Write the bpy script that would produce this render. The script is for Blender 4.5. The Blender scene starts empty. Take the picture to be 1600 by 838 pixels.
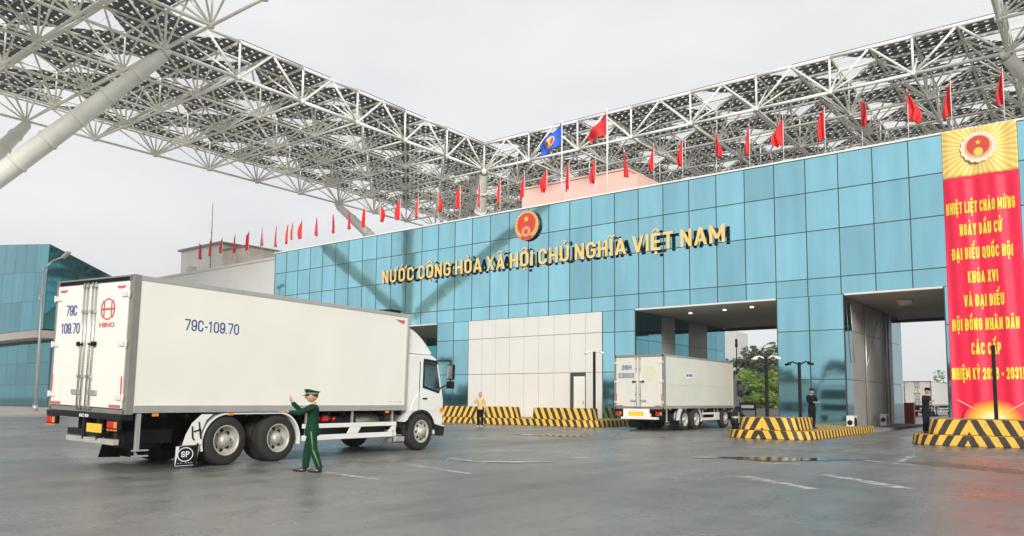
import bpy, bmesh, math, random
from mathutils import Vector, Matrix, noise
random.seed(7)
R = math.radians
S = bpy.context.scene
COL = S.collection
# ---------------------------------------------------------------- camera
cam_d = bpy.data.cameras.new('camera'); cam = bpy.data.objects.new('camera', cam_d); COL.objects.link(cam)
cr = Vector((0.79470787, 0.60694247, 0.00776096)); cdn = Vector((-0.04679613, 0.07401098, -0.99615887)); cf = Vector((-0.60518552, 0.79129212, 0.08721967))
m = Matrix.Identity(4)
for i in range(3):
    m[i][0] = cr[i]; m[i][1] = -cdn[i]; m[i][2] = -cf[i]
m[2][3] = 1.33
cam.matrix_world = m
cam_d.sensor_width = 36; cam_d.lens = 27.05; cam_d.shift_y = 0.063; cam_d.clip_end = 3000; cam_d.clip_start = 0.05
S.camera = cam
# ---------------------------------------------------------------- sky (overcast), sun
SUN_EL, SUN_AZ = 21, 140       # azimuth measured clockwise from +Y
wd = bpy.data.worlds.new('World'); S.world = wd; wd.use_nodes = True
nt = wd.node_tree; N = nt.nodes; L = nt.links
bg = N['Background']
sky = N.new('ShaderNodeTexSky'); sky.sky_type = 'NISHITA'; sky.sun_disc = False
sky.sun_elevation = R(SUN_EL); sky.sun_rotation = R(SUN_AZ)
tc = N.new('ShaderNodeTexCoord'); mp = N.new('ShaderNodeMapping'); mp.inputs['Scale'].default_value = (1, 1, 2.6)
L.new(tc.outputs['Generated'], mp.inputs[0])
nz = N.new('ShaderNodeTexNoise'); nz.inputs['Scale'].default_value = 2.3; nz.inputs['Detail'].default_value = 6; nz.inputs['Roughness'].default_value = .5
L.new(mp.outputs[0], nz.inputs[0])
rmp = N.new('ShaderNodeValToRGB')
rmp.color_ramp.elements[0].position = .3; rmp.color_ramp.elements[0].color = (6.9, 6.95, 7.15, 1)
rmp.color_ramp.elements[1].position = .72; rmp.color_ramp.elements[1].color = (8.7, 8.66, 8.7, 1)
L.new(nz.outputs[0], rmp.inputs[0])
mx = N.new('ShaderNodeMixRGB'); mx.inputs[0].default_value = .95
L.new(sky.outputs[0], mx.inputs[1]); L.new(rmp.outputs[0], mx.inputs[2]); L.new(mx.outputs[0], bg.inputs[0])
bg.inputs[1].default_value = 0.1
sd = bpy.data.lights.new('sun', 'SUN'); sd.energy = 3.1; sd.angle = R(17); sd.color = (1, .965, .9)
so = bpy.data.objects.new('sun', sd); COL.objects.link(so)
sv = Vector((math.sin(R(SUN_AZ)) * math.cos(R(SUN_EL)), math.cos(R(SUN_AZ)) * math.cos(R(SUN_EL)), math.sin(R(SUN_EL))))
so.rotation_euler = sv.to_track_quat('Z', 'Y').to_euler(); so.location = (0, -20, 30)
S.view_settings.view_transform = 'Standard'; S.view_settings.look = 'None'; S.view_settings.gamma = 1; S.view_settings.exposure = 0.20
S.render.engine = 'CYCLES'; S.cycles.max_bounces = 8; S.cycles.transparent_max_bounces = 12; S.cycles.use_denoising = True

# ---------------------------------------------------------------- materials
MATS = {}
def mat(name, col, rough=.6, metal=0., var=0., vscale=3., bump=0., bscale=20., emit=None, coat=0., spec=.5):
    if name in MATS: return MATS[name]
    M = bpy.data.materials.new(name); M.use_nodes = True; n = M.node_tree.nodes; l = M.node_tree.links
    p = n['Principled BSDF']; p.inputs['Base Color'].default_value = (*col, 1); p.inputs['Roughness'].default_value = rough
    p.inputs['Metallic'].default_value = metal; p.inputs['Coat Weight'].default_value = coat; p.inputs['Specular IOR Level'].default_value = spec
    if emit: p.inputs['Emission Color'].default_value = (*emit[0], 1); p.inputs['Emission Strength'].default_value = emit[1]
    if var or bump:
        t = n.new('ShaderNodeTexCoord')
    if var:
        z = n.new('ShaderNodeTexNoise'); z.inputs['Scale'].default_value = vscale; z.inputs['Detail'].default_value = 5
        l.new(t.outputs['Object'], z.inputs[0])
        mr = n.new('ShaderNodeMapRange'); mr.inputs[1].default_value = .25; mr.inputs[2].default_value = .75; mr.inputs[3].default_value = 1 - var; mr.inputs[4].default_value = 1 + var * .6
        l.new(z.outputs[0], mr.inputs[0])
        mm = n.new('ShaderNodeVectorMath'); mm.operation = 'SCALE'; mm.inputs[0].default_value = col
        l.new(mr.outputs[0], mm.inputs['Scale']); l.new(mm.outputs[0], p.inputs['Base Color'])
        r2 = n.new('ShaderNodeMapRange'); r2.inputs[3].default_value = max(.02, rough - .08); r2.inputs[4].default_value = min(1, rough + .1)
        l.new(z.outputs[0], r2.inputs[0]); l.new(r2.outputs[0], p.inputs['Roughness'])
    if bump:
        b = n.new('ShaderNodeTexNoise'); b.inputs['Scale'].default_value = bscale; b.inputs['Detail'].default_value = 3
        l.new(t.outputs['Object'], b.inputs[0])
        bn = n.new('ShaderNodeBump'); bn.inputs['Strength'].default_value = bump; bn.inputs['Distance'].default_value = .02
        l.new(b.outputs[0], bn.inputs['Height']); l.new(bn.outputs[0], p.inputs['Normal'])
    MATS[name] = M; return M
def math_n(n, l, op, a, b=None, clamp=False):
    x = n.new('ShaderNodeMath'); x.operation = op; x.use_clamp = clamp
    for i, v in enumerate((a, b)):
        if v is None: continue
        if isinstance(v, (int, float)): x.inputs[i].default_value = v
        else: l.new(v, x.inputs[i])
    return x.outputs[0]

m_steel = mat('white_steel', (.86, .86, .82), .45, 0, .10, .6)
m_steel2 = mat('cream_steel', (.90, .89, .80), .45, 0, .12, .5)
m_box = mat('box_cream', (.82, .80, .72), .32, 0, .06, .7, coat=.2)
m_box2 = mat('box_grey_cream', (.66, .64, .56), .4, 0, .06, .8)
m_alu = mat('aluminium', (.50, .49, .46), .38, .55, .12, 4)
m_chrome = mat('polished_steel', (.60, .60, .58), .25, .9, .1, 6)
m_black = mat('black_plastic', (.008, .008, .009), .45, 0, .2, 5, spec=.3)
m_dark = mat('dark_chassis', (.007, .007, .008), .7, 0, .3, 5, .3, 8, spec=.2)
m_tyre = mat('tyre_rubber', (.034, .032, .030), .8, 0, .35, 4, .3, 30, spec=.3)
m_rim = mat('rim_silver', (.52, .50, .44), .42, .35, .22, 7)
m_white = mat('white_paint', (.80, .79, .74), .3, 0, .04, 2, coat=.4)
m_cabglass = mat('cab_glass', (.03, .045, .045), .05, 0, .2, 2)
m_red = mat('red_plastic', (.55, .02, .02), .3)
m_orange = mat('orange_lamp', (.80, .25, .03), .3)
m_yellow = mat('plate_yellow', (.80, .52, .05), .4)
m_navy = mat('navy_ink', (.03, .06, .28), .5)
m_redink = mat('red_ink', (.58, .12, .12), .5)
m_paleink = mat('pale_yellow_ink', (.66, .62, .32), .5)
m_conc = mat('concrete', (.30, .29, .275), .8, 0, .18, 1.2, .2, 15)
m_wall = mat('grey_wall', (.60, .60, .58), .8, 0, .08, .3)
m_panel = mat('white_cladding', (.70, .69, .65), .42, 0, .05, .5)
m_joint = mat('dark_joint', (.05, .055, .055), .6)
m_soffit = mat('soffit_grey', (.55, .50, .45), .6, 0, .12, .6)
m_pink = mat('pink_render', (.84, .56, .48), .8, 0, .08, .5)
m_flag = mat('flag_red', (.72, .015, .02), .6, 0, .15, 3)
m_flagb = mat('flag_blue', (.02, .12, .60), .6, 0, .15, 3)
m_gold = mat('gold_letter', (.84, .60, .22), .4, .0, .15, 3)
m_gold2 = mat('gold_yellow', (.85, .60, .08), .45)
m_blackside = mat('black_return', (.012, .012, .012), .5)
m_skin = mat('skin', (.52, .30, .21), .55)
m_green = mat('uniform_green', (.006, .046, .022), .85, 0, .35, 7, .9, 9, spec=.2)
m_gtrim = mat('uniform_trim', (.16, .24, .10), .7)
m_hair = mat('hair_black', (.012, .01, .01), .6)
m_beige = mat('beige_shirt', (.62, .47, .20), .8, 0, .1, 8)
m_blackcl = mat('black_cloth', (.006, .007, .012), .85, 0, .2, 8, spec=.2)
m_shoe = mat('shoe_white', (.7, .7, .7), .6)
m_shoeb = mat('shoe_black', (.012, .012, .012), .3)
m_paper = mat('paper_white', (.8, .8, .8), .7)
m_bark = mat('bark', (.12, .09, .06), .9, 0, .3, 3, .4, 10)
m_pave = mat('paving', (.42, .39, .35), .8, 0, .12, 1, .2, 10)
m_tower = mat('tower_grey', (.50, .50, .50), .7, 0, .06, .1)
m_lampw = mat('lamp_glass', (.8, .8, .75), .3, emit=((1, .82, .6), 3.0))
m_golds = mat('sign_gold', (.7, .45, .1), .4, emit=((1, .7, .25), .5))

def mat_glass(name, tint, dark):
    M = bpy.data.materials.new(name); M.use_nodes = True; n = M.node_tree.nodes; l = M.node_tree.links
    p = n['Principled BSDF']; out = n['Material Output']
    t = n.new('ShaderNodeTexCoord')
    # pane-to-pane variation
    at = n.new('ShaderNodeAttribute'); at.attribute_name = 'pane'
    z = n.new('ShaderNodeTexNoise'); z.inputs['Scale'].default_value = .35; z.inputs['Detail'].default_value = 6
    mpp = n.new('ShaderNodeMapping'); mpp.inputs['Scale'].default_value = (3, 3, .5)
    l.new(t.outputs['Object'], mpp.inputs[0]); l.new(mpp.outputs[0], z.inputs[0])
    v = math_n(n, l, 'ADD', math_n(n, l, 'MULTIPLY', at.outputs['Fac'], .24), math_n(n, l, 'MULTIPLY', z.outputs[0], .50))
    v = math_n(n, l, 'ADD', v, .62)
    s = n.new('ShaderNodeVectorMath'); s.operation = 'SCALE'; s.inputs[0].default_value = tint; l.new(v, s.inputs['Scale'])
    p.inputs['Metallic'].default_value = 1; p.inputs['Roughness'].default_value = .05
    l.new(s.outputs[0], p.inputs['Base Color'])
    d = n.new('ShaderNodeBsdfPrincipled'); d.inputs['Base Color'].default_value = (*dark, 1); d.inputs['Roughness'].default_value = .35
    mxs = n.new('ShaderNodeMixShader'); mxs.inputs[0].default_value = .05
    l.new(p.outputs[0], mxs.inputs[1]); l.new(d.outputs[0], mxs.inputs[2]); l.new(mxs.outputs[0], out.inputs[0])
    return M
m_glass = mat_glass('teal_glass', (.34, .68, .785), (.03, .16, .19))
m_glass3 = mat_glass('teal_glass_dark_reflection', (.06, .27, .32), (.01, .06, .075))  # teal glass with dark reflections painted into its tint
m_glass2 = mat_glass('teal_glass_dim_reflection', (.10, .36, .43), (.01, .08, .10))  # teal glass, tint lowered to stand in for dim reflections

def mat_asphalt():
    M = bpy.data.materials.new('wet_asphalt'); M.use_nodes = True; n = M.node_tree.nodes; l = M.node_tree.links
    p = n['Principled BSDF']; t = n.new('ShaderNodeTexCoord')
    def nz(sc, det=6, ro=.55, st=(1, 1, 1)):
        mp = n.new('ShaderNodeMapping'); mp.inputs['Scale'].default_value = st; l.new(t.outputs['Object'], mp.inputs[0])
        z = n.new('ShaderNodeTexNoise'); z.inputs['Scale'].default_value = sc; z.inputs['Detail'].default_value = det; z.inputs['Roughness'].default_value = ro
        l.new(mp.outputs[0], z.inputs[0]); return z.outputs[0]
    a = nz(.16, 8, .6); b = nz(1.3, 6, .65); c = nz(60, 2)
    w = nz(.30, 7, .6, (1, .55, 1))
    r = n.new('ShaderNodeValToRGB')
    r.color_ramp.elements[0].position = .33; r.color_ramp.elements[0].color = (.105, .102, .096, 1)
    r.color_ramp.elements[1].position = .68; r.color_ramp.elements[1].color = (.235, .228, .213, 1)
    mix = math_n(n, l, 'ADD', math_n(n, l, 'MULTIPLY', a, .6), math_n(n, l, 'MULTIPLY', b, .4))
    l.new(mix, r.inputs[0])
    st1 = nz(1.0, 5, .6, (1.1, .10, 1)); st2 = nz(7.0, 4, .6)
    vo = n.new('ShaderNodeTexVoronoi'); vo.feature = 'DISTANCE_TO_EDGE'; vo.inputs['Scale'].default_value = .23
    dn = n.new('ShaderNodeVectorMath'); dn.operation = 'ADD'; sc_ = n.new('ShaderNodeVectorMath'); sc_.operation = 'SCALE'; sc_.inputs['Scale'].default_value = 1.3
    zc = n.new('ShaderNodeTexNoise'); zc.inputs['Scale'].default_value = 1.1; zc.inputs['Detail'].default_value = 6; l.new(t.outputs['Object'], zc.inputs[0]); l.new(zc.outputs['Color'], sc_.inputs[0]); l.new(t.outputs['Object'], dn.inputs[0]); l.new(sc_.outputs[0], dn.inputs[1]); l.new(dn.outputs[0], vo.inputs['Vector'])
    crk = n.new('ShaderNodeMapRange'); crk.inputs[1].default_value = 0; crk.inputs[2].default_value = .006; crk.inputs[3].default_value = .80; crk.inputs[4].default_value = 1; l.new(vo.outputs['Distance'], crk.inputs[0])
    mm = n.new('ShaderNodeVectorMath'); mm.operation = 'SCALE'; l.new(r.outputs[0], mm.inputs[0])
    stk = math_n(n, l, 'ADD', math_n(n, l, 'MULTIPLY', st1, 1.1), math_n(n, l, 'MULTIPLY', st2, .7))
    l.new(math_n(n, l, 'MULTIPLY', crk.outputs[0], math_n(n, l, 'MULTIPLY', math_n(n, l, 'ADD', stk, .12), math_n(n, l, 'ADD', math_n(n, l, 'MULTIPLY', c, 1.2), .4))), mm.inputs['Scale'])
    # concrete lane slabs, paler and brownish, near the booths
    l.new(mm.outputs[0], p.inputs['Base Color'])
    rr = n.new('ShaderNodeValToRGB'); rr.color_ramp.elements[0].position = .38; rr.color_ramp.elements[0].color = (.20, .20, .20, 1)
    rr.color_ramp.elements[1].position = .60; rr.color_ramp.elements[1].color = (.46, .46, .46, 1)
    l.new(math_n(n, l, 'ADD', math_n(n, l, 'MULTIPLY', w, .7), math_n(n, l, 'MULTIPLY', b, .3)), rr.inputs[0]); l.new(rr.outputs[0], p.inputs['Roughness'])
    p.inputs['Specular IOR Level'].default_value = .42
    bn = n.new('ShaderNodeBump'); bn.inputs['Strength'].default_value = .35; bn.inputs['Distance'].default_value = .012
    l.new(math_n(n, l, 'ADD', c, math_n(n, l, 'MULTIPLY', b, 1.5)), bn.inputs['Height']); l.new(bn.outputs[0], p.inputs['Normal'])
    return M
m_asph = mat_asphalt()

def mat_stripe(name, x0, period=.42, lean=.42, off=0.):
    M = bpy.data.materials.new(name); M.use_nodes = True; n = M.node_tree.nodes; l = M.node_tree.links
    p = n['Principled BSDF']; t = n.new('ShaderNodeTexCoord'); sp = n.new('ShaderNodeSeparateXYZ'); l.new(t.outputs['Object'], sp.inputs[0])
    ax = math_n(n, l, 'ABSOLUTE', math_n(n, l, 'SUBTRACT', sp.outputs[0], x0))
    s = math_n(n, l, 'ADD', math_n(n, l, 'ADD', ax, sp.outputs[1]), math_n(n, l, 'MULTIPLY', sp.outputs[2], lean))
    zz = n.new('ShaderNodeTexNoise'); zz.inputs['Scale'].default_value = 4; zz.inputs['Detail'].default_value = 4; l.new(t.outputs['Object'], zz.inputs[0])
    s = math_n(n, l, 'ADD', s, math_n(n, l, 'MULTIPLY', zz.outputs[0], .05))
    fr = math_n(n, l, 'FRACT', math_n(n, l, 'ADD', math_n(n, l, 'DIVIDE', s, period), 50 + off))
    st = math_n(n, l, 'GREATER_THAN', fr, .5)
    mix = n.new('ShaderNodeMixRGB'); mix.inputs[1].default_value = (.04, .028, .018, 1); mix.inputs[2].default_value = (.78, .47, .06, 1); l.new(st, mix.inputs[0])
    dz = n.new('ShaderNodeTexNoise'); dz.inputs['Scale'].default_value = 2.5; dz.inputs['Detail'].default_value = 8; dz.inputs['Roughness'].default_value = .7; l.new(t.outputs['Object'], dz.inputs[0])
    dr = n.new('ShaderNodeMapRange'); dr.inputs[1].default_value = .55; dr.inputs[2].default_value = .78; dr.inputs[4].default_value = .65; l.new(dz.outputs[0], dr.inputs[0])
    m2 = n.new('ShaderNodeMixRGB'); m2.inputs[2].default_value = (.20, .17, .13, 1); l.new(dr.outputs[0], m2.inputs[0]); l.new(mix.outputs[0], m2.inputs[1])
    l.new(m2.outputs[0], p.inputs['Base Color']); p.inputs['Roughness'].default_value = .6
    return M

def mat_roof():
    # dark photovoltaic style roof sheet pierced by rows of small triangles
    M = bpy.data.materials.new('pierced_roof_sheet'); M.use_nodes = True; n = M.node_tree.nodes; l = M.node_tree.links
    p = n['Principled BSDF']; out = n['Material Output']; p.inputs['Roughness'].default_value = .5
    t = n.new('ShaderNodeTexCoord'); sp = n.new('ShaderNodeSeparateXYZ'); l.new(t.outputs['Object'], sp.inputs[0])
    u = math_n(n, l, 'FRACT', math_n(n, l, 'ADD', math_n(n, l, 'DIVIDE', sp.outputs[0], .71), 100))
    v = math_n(n, l, 'FRACT', math_n(n, l, 'ADD', math_n(n, l, 'DIVIDE', sp.outputs[1], .71), 100))
    a = math_n(n, l, 'GREATER_THAN', u, .26); b = math_n(n, l, 'GREATER_THAN', v, .26)
    c = math_n(n, l, 'LESS_THAN', math_n(n, l, 'ADD', u, v), 1.06)
    hole = math_n(n, l, 'MULTIPLY', math_n(n, l, 'MULTIPLY', a, b), c)
    z = n.new('ShaderNodeTexNoise'); z.inputs['Scale'].default_value = .25; z.inputs['Detail'].default_value = 3; l.new(t.outputs['Object'], z.inputs[0])
    r = n.new('ShaderNodeValToRGB'); r.color_ramp.elements[0].position = .35; r.color_ramp.elements[0].color = (.045, .05, .05, 1)
    r.color_ramp.elements[1].position = .65; r.color_ramp.elements[1].color = (.10, .105, .10, 1); l.new(z.outputs[0], r.inputs[0]); l.new(r.outputs[0], p.inputs['Base Color'])
    tr = n.new('ShaderNodeBsdfTransparent'); ms = n.new('ShaderNodeMixShader')
    l.new(hole, ms.inputs[0]); l.new(p.outputs[0], ms.inputs[1]); l.new(tr.outputs[0], ms.inputs[2]); l.new(ms.outputs[0], out.inputs[0])
    return M
m_roof = mat_roof()

def mat_leaf(name, c1, c2):
    M = bpy.data.materials.new(name); M.use_nodes = True; n = M.node_tree.nodes; l = M.node_tree.links
    p = n['Principled BSDF']; t = n.new('ShaderNodeTexCoord'); z = n.new('ShaderNodeTexNoise'); z.inputs['Scale'].default_value = .9; z.inputs['Detail'].default_value = 4
    l.new(t.outputs['Object'], z.inputs[0]); r = n.new('ShaderNodeValToRGB'); r.color_ramp.elements[0].position = .35; r.color_ramp.elements[0].color = (*c1, 1)
    r.color_ramp.elements[1].position = .65; r.color_ramp.elements[1].color = (*c2, 1); l.new(z.outputs[0], r.inputs[0]); l.new(r.outputs[0], p.inputs['Base Color']); p.inputs['Roughness'].default_value = .6
    p.inputs['Subsurface Weight'].default_value = 0
    return M
m_leaf = mat_leaf('leaf_green_hazed', (.13, .19, .10), (.24, .31, .17))  # paled and greyed, distance haze put into the leaf colour
m_leaf2 = mat_leaf('leaf_lime', (.26, .42, .07), (.46, .62, .15))
m_leaf3 = mat_leaf('leaf_dark', (.03, .06, .03), (.07, .11, .05))

# ---------------------------------------------------------------- mesh helpers
def bx(bm, x0, x1, y0, y1, z0, z1, mi=0):
    vs = [bm.verts.new((x, y, z)) for z in (z0, z1) for (x, y) in ((x0, y0), (x1, y0), (x1, y1), (x0, y1))]
    for f in ((3, 2, 1, 0), (4, 5, 6, 7), (0, 1, 5, 4), (1, 2, 6, 5), (2, 3, 7, 6), (3, 0, 4, 7)):
        q = bm.faces.new([vs[i] for i in f]); q.material_index = mi
def tube(bm, a, b, r, r2=None, seg=6, cap=True, mi=0, smooth=True):
    a = Vector(a); b = Vector(b); r2 = r if r2 is None else r2
    d = b - a
    if d.length < 1e-6: return
    q = d.to_track_quat('Z', 'Y'); A = []; B = []
    for i in range(seg):
        t = 2 * math.pi * i / seg; v = q @ Vector((math.cos(t), math.sin(t), 0))
        A.append(bm.verts.new(a + v * r)); B.append(bm.verts.new(b + v * r2))
    for i in range(seg):
        j = (i + 1) % seg; f = bm.faces.new((A[i], A[j], B[j], B[i])); f.material_index = mi; f.smooth = smooth
    if cap:
        f = bm.faces.new(A[::-1]); f.material_index = mi; f = bm.faces.new(B); f.material_index = mi
def path(bm, pts, r, seg=6, mi=0):
    for a, b in zip(pts, pts[1:]): tube(bm, a, b, r, seg=seg, mi=mi)
def prism_y(bm, prof, y0, y1, mi=0):      # profile in x,z swept along y
    A = [bm.verts.new((x, y0, z)) for x, z in prof]; B = [bm.verts.new((x, y1, z)) for x, z in prof]
    n = len(prof)
    f = bm.faces.new(A); f.material_index = mi; f = bm.faces.new(B[::-1]); f.material_index = mi
    for i in range(n):
        j = (i + 1) % n; f = bm.faces.new((A[j], A[i], B[i], B[j])); f.material_index = mi
def prism_z(bm, prof, z0, z1, mi=0, inset=0):
    cx = sum(p[0] for p in prof) / len(prof); cy = sum(p[1] for p in prof) / len(prof)
    A = [bm.verts.new((x, y, z0)) for x, y in prof]
    B = [bm.verts.new((x + (inset if x < cx else -inset), y + (inset if y < cy else 0), z1)) for x, y in prof]
    n = len(prof)
    bm.faces.new(A[::-1]).material_index = mi; bm.faces.new(B).material_index = mi
    for i in range(n):
        j = (i + 1) % n; bm.faces.new((A[i], A[j], B[j], B[i])).material_index = mi
def lathe_y(bm, prof, seg=28, c=(0, 0, 0), mi=0, cap=False):   # prof = (radius, y) around Y axis through c
    rings = []
    for r, y in prof:
        rings.append([bm.verts.new((c[0] + r * math.cos(2 * math.pi * i / seg), c[1] + y, c[2] + r * math.sin(2 * math.pi * i / seg))) for i in range(seg)])
    for A, B in zip(rings, rings[1:]):
        for i in range(seg):
            j = (i + 1) % seg; f = bm.faces.new((A[i], A[j], B[j], B[i])); f.smooth = True; f.material_index = mi
    for rg, fl in (((rings[0], False), (rings[-1], True)) if cap else ()):
        f = bm.faces.new(rg[::-1] if fl else rg); f.material_index = mi
def obj(name, bm, mats, parent=None, loc=None, bevel=0, fix=True):
    me = bpy.data.meshes.new(name)
    if fix: bmesh.ops.recalc_face_normals(bm, faces=bm.faces)
    bm.to_mesh(me); bm.free()
    for mm in (mats if isinstance(mats, (list, tuple)) else [mats]): me.materials.append(mm)
    o = bpy.data.objects.new(name, me); COL.objects.link(o)
    if parent: o.parent = parent
    if loc: o.location = loc
    if bevel:
        b = o.modifiers.new('bevel', 'BEVEL'); b.width = bevel; b.segments = 2; b.limit_method = 'ANGLE'; b.angle_limit = R(40)
    return o
def tag(o, label, cat, group=None, kind=None):
    if label: o['label'] = label
    if cat: o['category'] = cat
    if group: o['group'] = group
    if kind: o['kind'] = kind
    return o
def thing(name, label, cat, loc=(0, 0, 0), rz=0, group=None):
    o = bpy.data.objects.new(name, None); COL.objects.link(o); o.location = loc; o.rotation_euler = (0, 0, rz)
    return tag(o, label, cat, group)
def struct(name, bm, mats): 
    o = obj(name, bm, mats); o['kind'] = 'structure'; return o
def new(): return bmesh.new()
def dup(root, loc, rz, label, group=None):
    def cp(o, par):
        c = o.copy(); COL.objects.link(c); c.parent = par
        for ch in o.children: cp(ch, c)
        return c
    r = cp(root, None); r.location = loc; r.rotation_euler = (0, 0, rz); r['label'] = label
    if group: r['group'] = group
    return r
import unicodedata
def arc_pts(cx, cy, rx, ry, a0, a1, n=5):
    return [(cx + rx * math.cos(R(a0 + (a1 - a0) * k / n)), cy + ry * math.sin(R(a0 + (a1 - a0) * k / n))) for k in range(n + 1)]
def glyph(ch, W, t):
    """stroke letters: list of (points, closed); box W wide, 1 high, stroke t"""
    l, r, b, p, m = t / 2, W - t / 2, t / 2, 1 - t / 2, .5
    q = min(.24, (r - l) / 2); c = W / 2
    TL, TR = arc_pts(l + q, p - q, q, q, 180, 90), arc_pts(r - q, p - q, q, q, 90, 0)
    BR, BL = arc_pts(r - q, b + q, q, q, 0, -90), arc_pts(l + q, b + q, q, q, -90, -180)
    rs = lambda x: list(reversed(x))
    if ch in 'O0': return [(TL + TR + BR + BL, True)]
    if ch == 'Q': return [(TL + TR + BR + BL, True), ([(c, .28), (W, -.05)], False)]
    if ch == 'C': return [([(r, .66)] + rs(TR) + rs(TL) + rs(BL) + rs(BR) + [(r, .34)], False)]
    if ch == 'G': return [([(r, .68)] + rs(TR) + rs(TL) + rs(BL) + rs(BR) + [(r, .5)], False), ([(c, .5), (W, .5)], False)]
    if ch == 'D': return [([(l, b), (l, p), (c, p)] + TR + BR + [(c, b)], True)]
    if ch == 'U': return [([(l, 1)] + rs(BL) + rs(BR) + [(r, 1)], False)]
    if ch == 'N': return [([(l, 0), (l, 1)], False), ([(r, 0), (r, 1)], False), ([(l, 1 - t * .3), (r, t * .3)], False)]
    if ch == 'M': return [([(l, 0), (l, 1)], False), ([(r, 0), (r, 1)], False), ([(l, 1 - t * .3), (c, .25)], False), ([(c, .25), (r, 1 - t * .3)], False)]
    if ch == 'H': return [([(l, 0), (l, 1)], False), ([(r, 0), (r, 1)], False), ([(l, m), (r, m)], False)]
    if ch in 'I': return [([(l, 0), (l, 1)], False)]
    if ch == 'L': return [([(l, 1), (l, b), (W, b)], False)]
    if ch == 'E': return [([(W, p), (l, p), (l, b), (W, b)], False), ([(l, m), (W * .92, m)], False)]
    if ch == 'T': return [([(0, p), (W, p)], False), ([(c, 0), (c, p)], False)]
    if ch == 'K': return [([(l, 0), (l, 1)], False), ([(l, .38), (r, 1.02)], False), ([(l + .12, .55), (r, -.02)], False)]
    if ch == 'X': return [([(l * .8, -.02), (W - l * .8, 1.02)], False), ([(l * .8, 1.02), (W - l * .8, -.02)], False)]
    if ch == 'Y': return [([(l * .7, 1.02), (c, .45)], False), ([(W - l * .7, 1.02), (c, .45)], False), ([(c, 0), (c, .47)], False)]
    if ch == 'V': return [([(l * .8, 1.02), (c, .0)], False), ([(W - l * .8, 1.02), (c, .0)], False)]
    if ch == 'A': return [([(l * .8, -.02), (c, 1.0)], False), ([(W - l * .8, -.02), (c, 1.0)], False), ([(W * .2, .27), (W * .8, .27)], False)]
    if ch == 'B':
        k = .2; return [([(l, 0), (l, 1)], False), ([(l, p), (r - k, p)] + arc_pts(r - k, p - (p - m) / 2, k, (p - m) / 2, 90, -90, 6) + [(l, m)], False), ([(l, b), (r - k, b)] + arc_pts(r - k, (m + b) / 2, k, (m - b) / 2, -90, 90, 6), False)]
    if ch in 'PR':
        k = .2; o = [([(l, 0), (l, 1)], False), ([(l, p), (r - k, p)] + arc_pts(r - k, p - (p - .45) / 2, k, (p - .45) / 2, 90, -90, 6) + [(l, .45)], False)]
        return o + ([([(c, .45), (r, 0)], False)] if ch == 'R' else [])
    if ch == 'S': return [([(r, .64)] + rs(TR) + rs(TL) + arc_pts(l + q, m + q * .9, q, q * .9, 180, 270) + arc_pts(r - q, m - q * .9, q, q * .9, 90, 0), False), (arc_pts(r - q, m - q * .9, q, q * .9, 40, 0, 2) + BR + BL + [(l, .36)], False)]
    if ch == '1': return [([(0, .78), (W * .5, .93)], False), ([(W * .55, 0), (W * .55, 1)], False)]
    if ch == '2': return [([(l, .62)] + TL + TR + [(r, .60), (l, .05)], False), ([(0, b), (W, b)], False)]
    if ch == '3': return [([(l, .64)] + TL + TR + arc_pts(r - q, m + q * .9, q, q * .9, 0, -90), False), (arc_pts(r - q, m - q * .9, q, q * .9, 90, 0) + BR + BL + [(l, .36)], False), ([(c * .8, m), (r - q + .01, m)], False)]
    if ch == '6': return [([(r, .64)] + rs(TR) + rs(TL) + [(l, .3)], False), (arc_pts(l + q, .60 - q, q, q, 180, 90) + arc_pts(r - q, .60 - q, q, q, 90, 0) + BR + BL, True)]
    if ch == '7': return [([(0, p), (r, p), (r, .8), (W * .36, 0)], False)]
    if ch == '9': return [([(l, .36)] + rs(BL) + rs(BR) + [(r, .7)], False), (arc_pts(r - q, .40 + q, q, q, 0, -90) + arc_pts(l + q, .40 + q, q, q, -90, -180) + TL + TR, True)]
    if ch == '-': return [([(W * .1, .45), (W * .9, .45)], False)]
    if ch == '.': return [([(l, 0), (l, t)], False)]
    if ch == '!': return [([(l, .3), (l, 1)], False), ([(l, 0), (l, t)], False)]
    return []
WID = {'I': 'i', '.': 'i', '!': 'i', 'M': 1.32, '1': .72, '-': .62, ' ': .55, 'L': .86, 'E': .88, 'A': 1.08, 'V': 1.06, 'T': .95}
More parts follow.
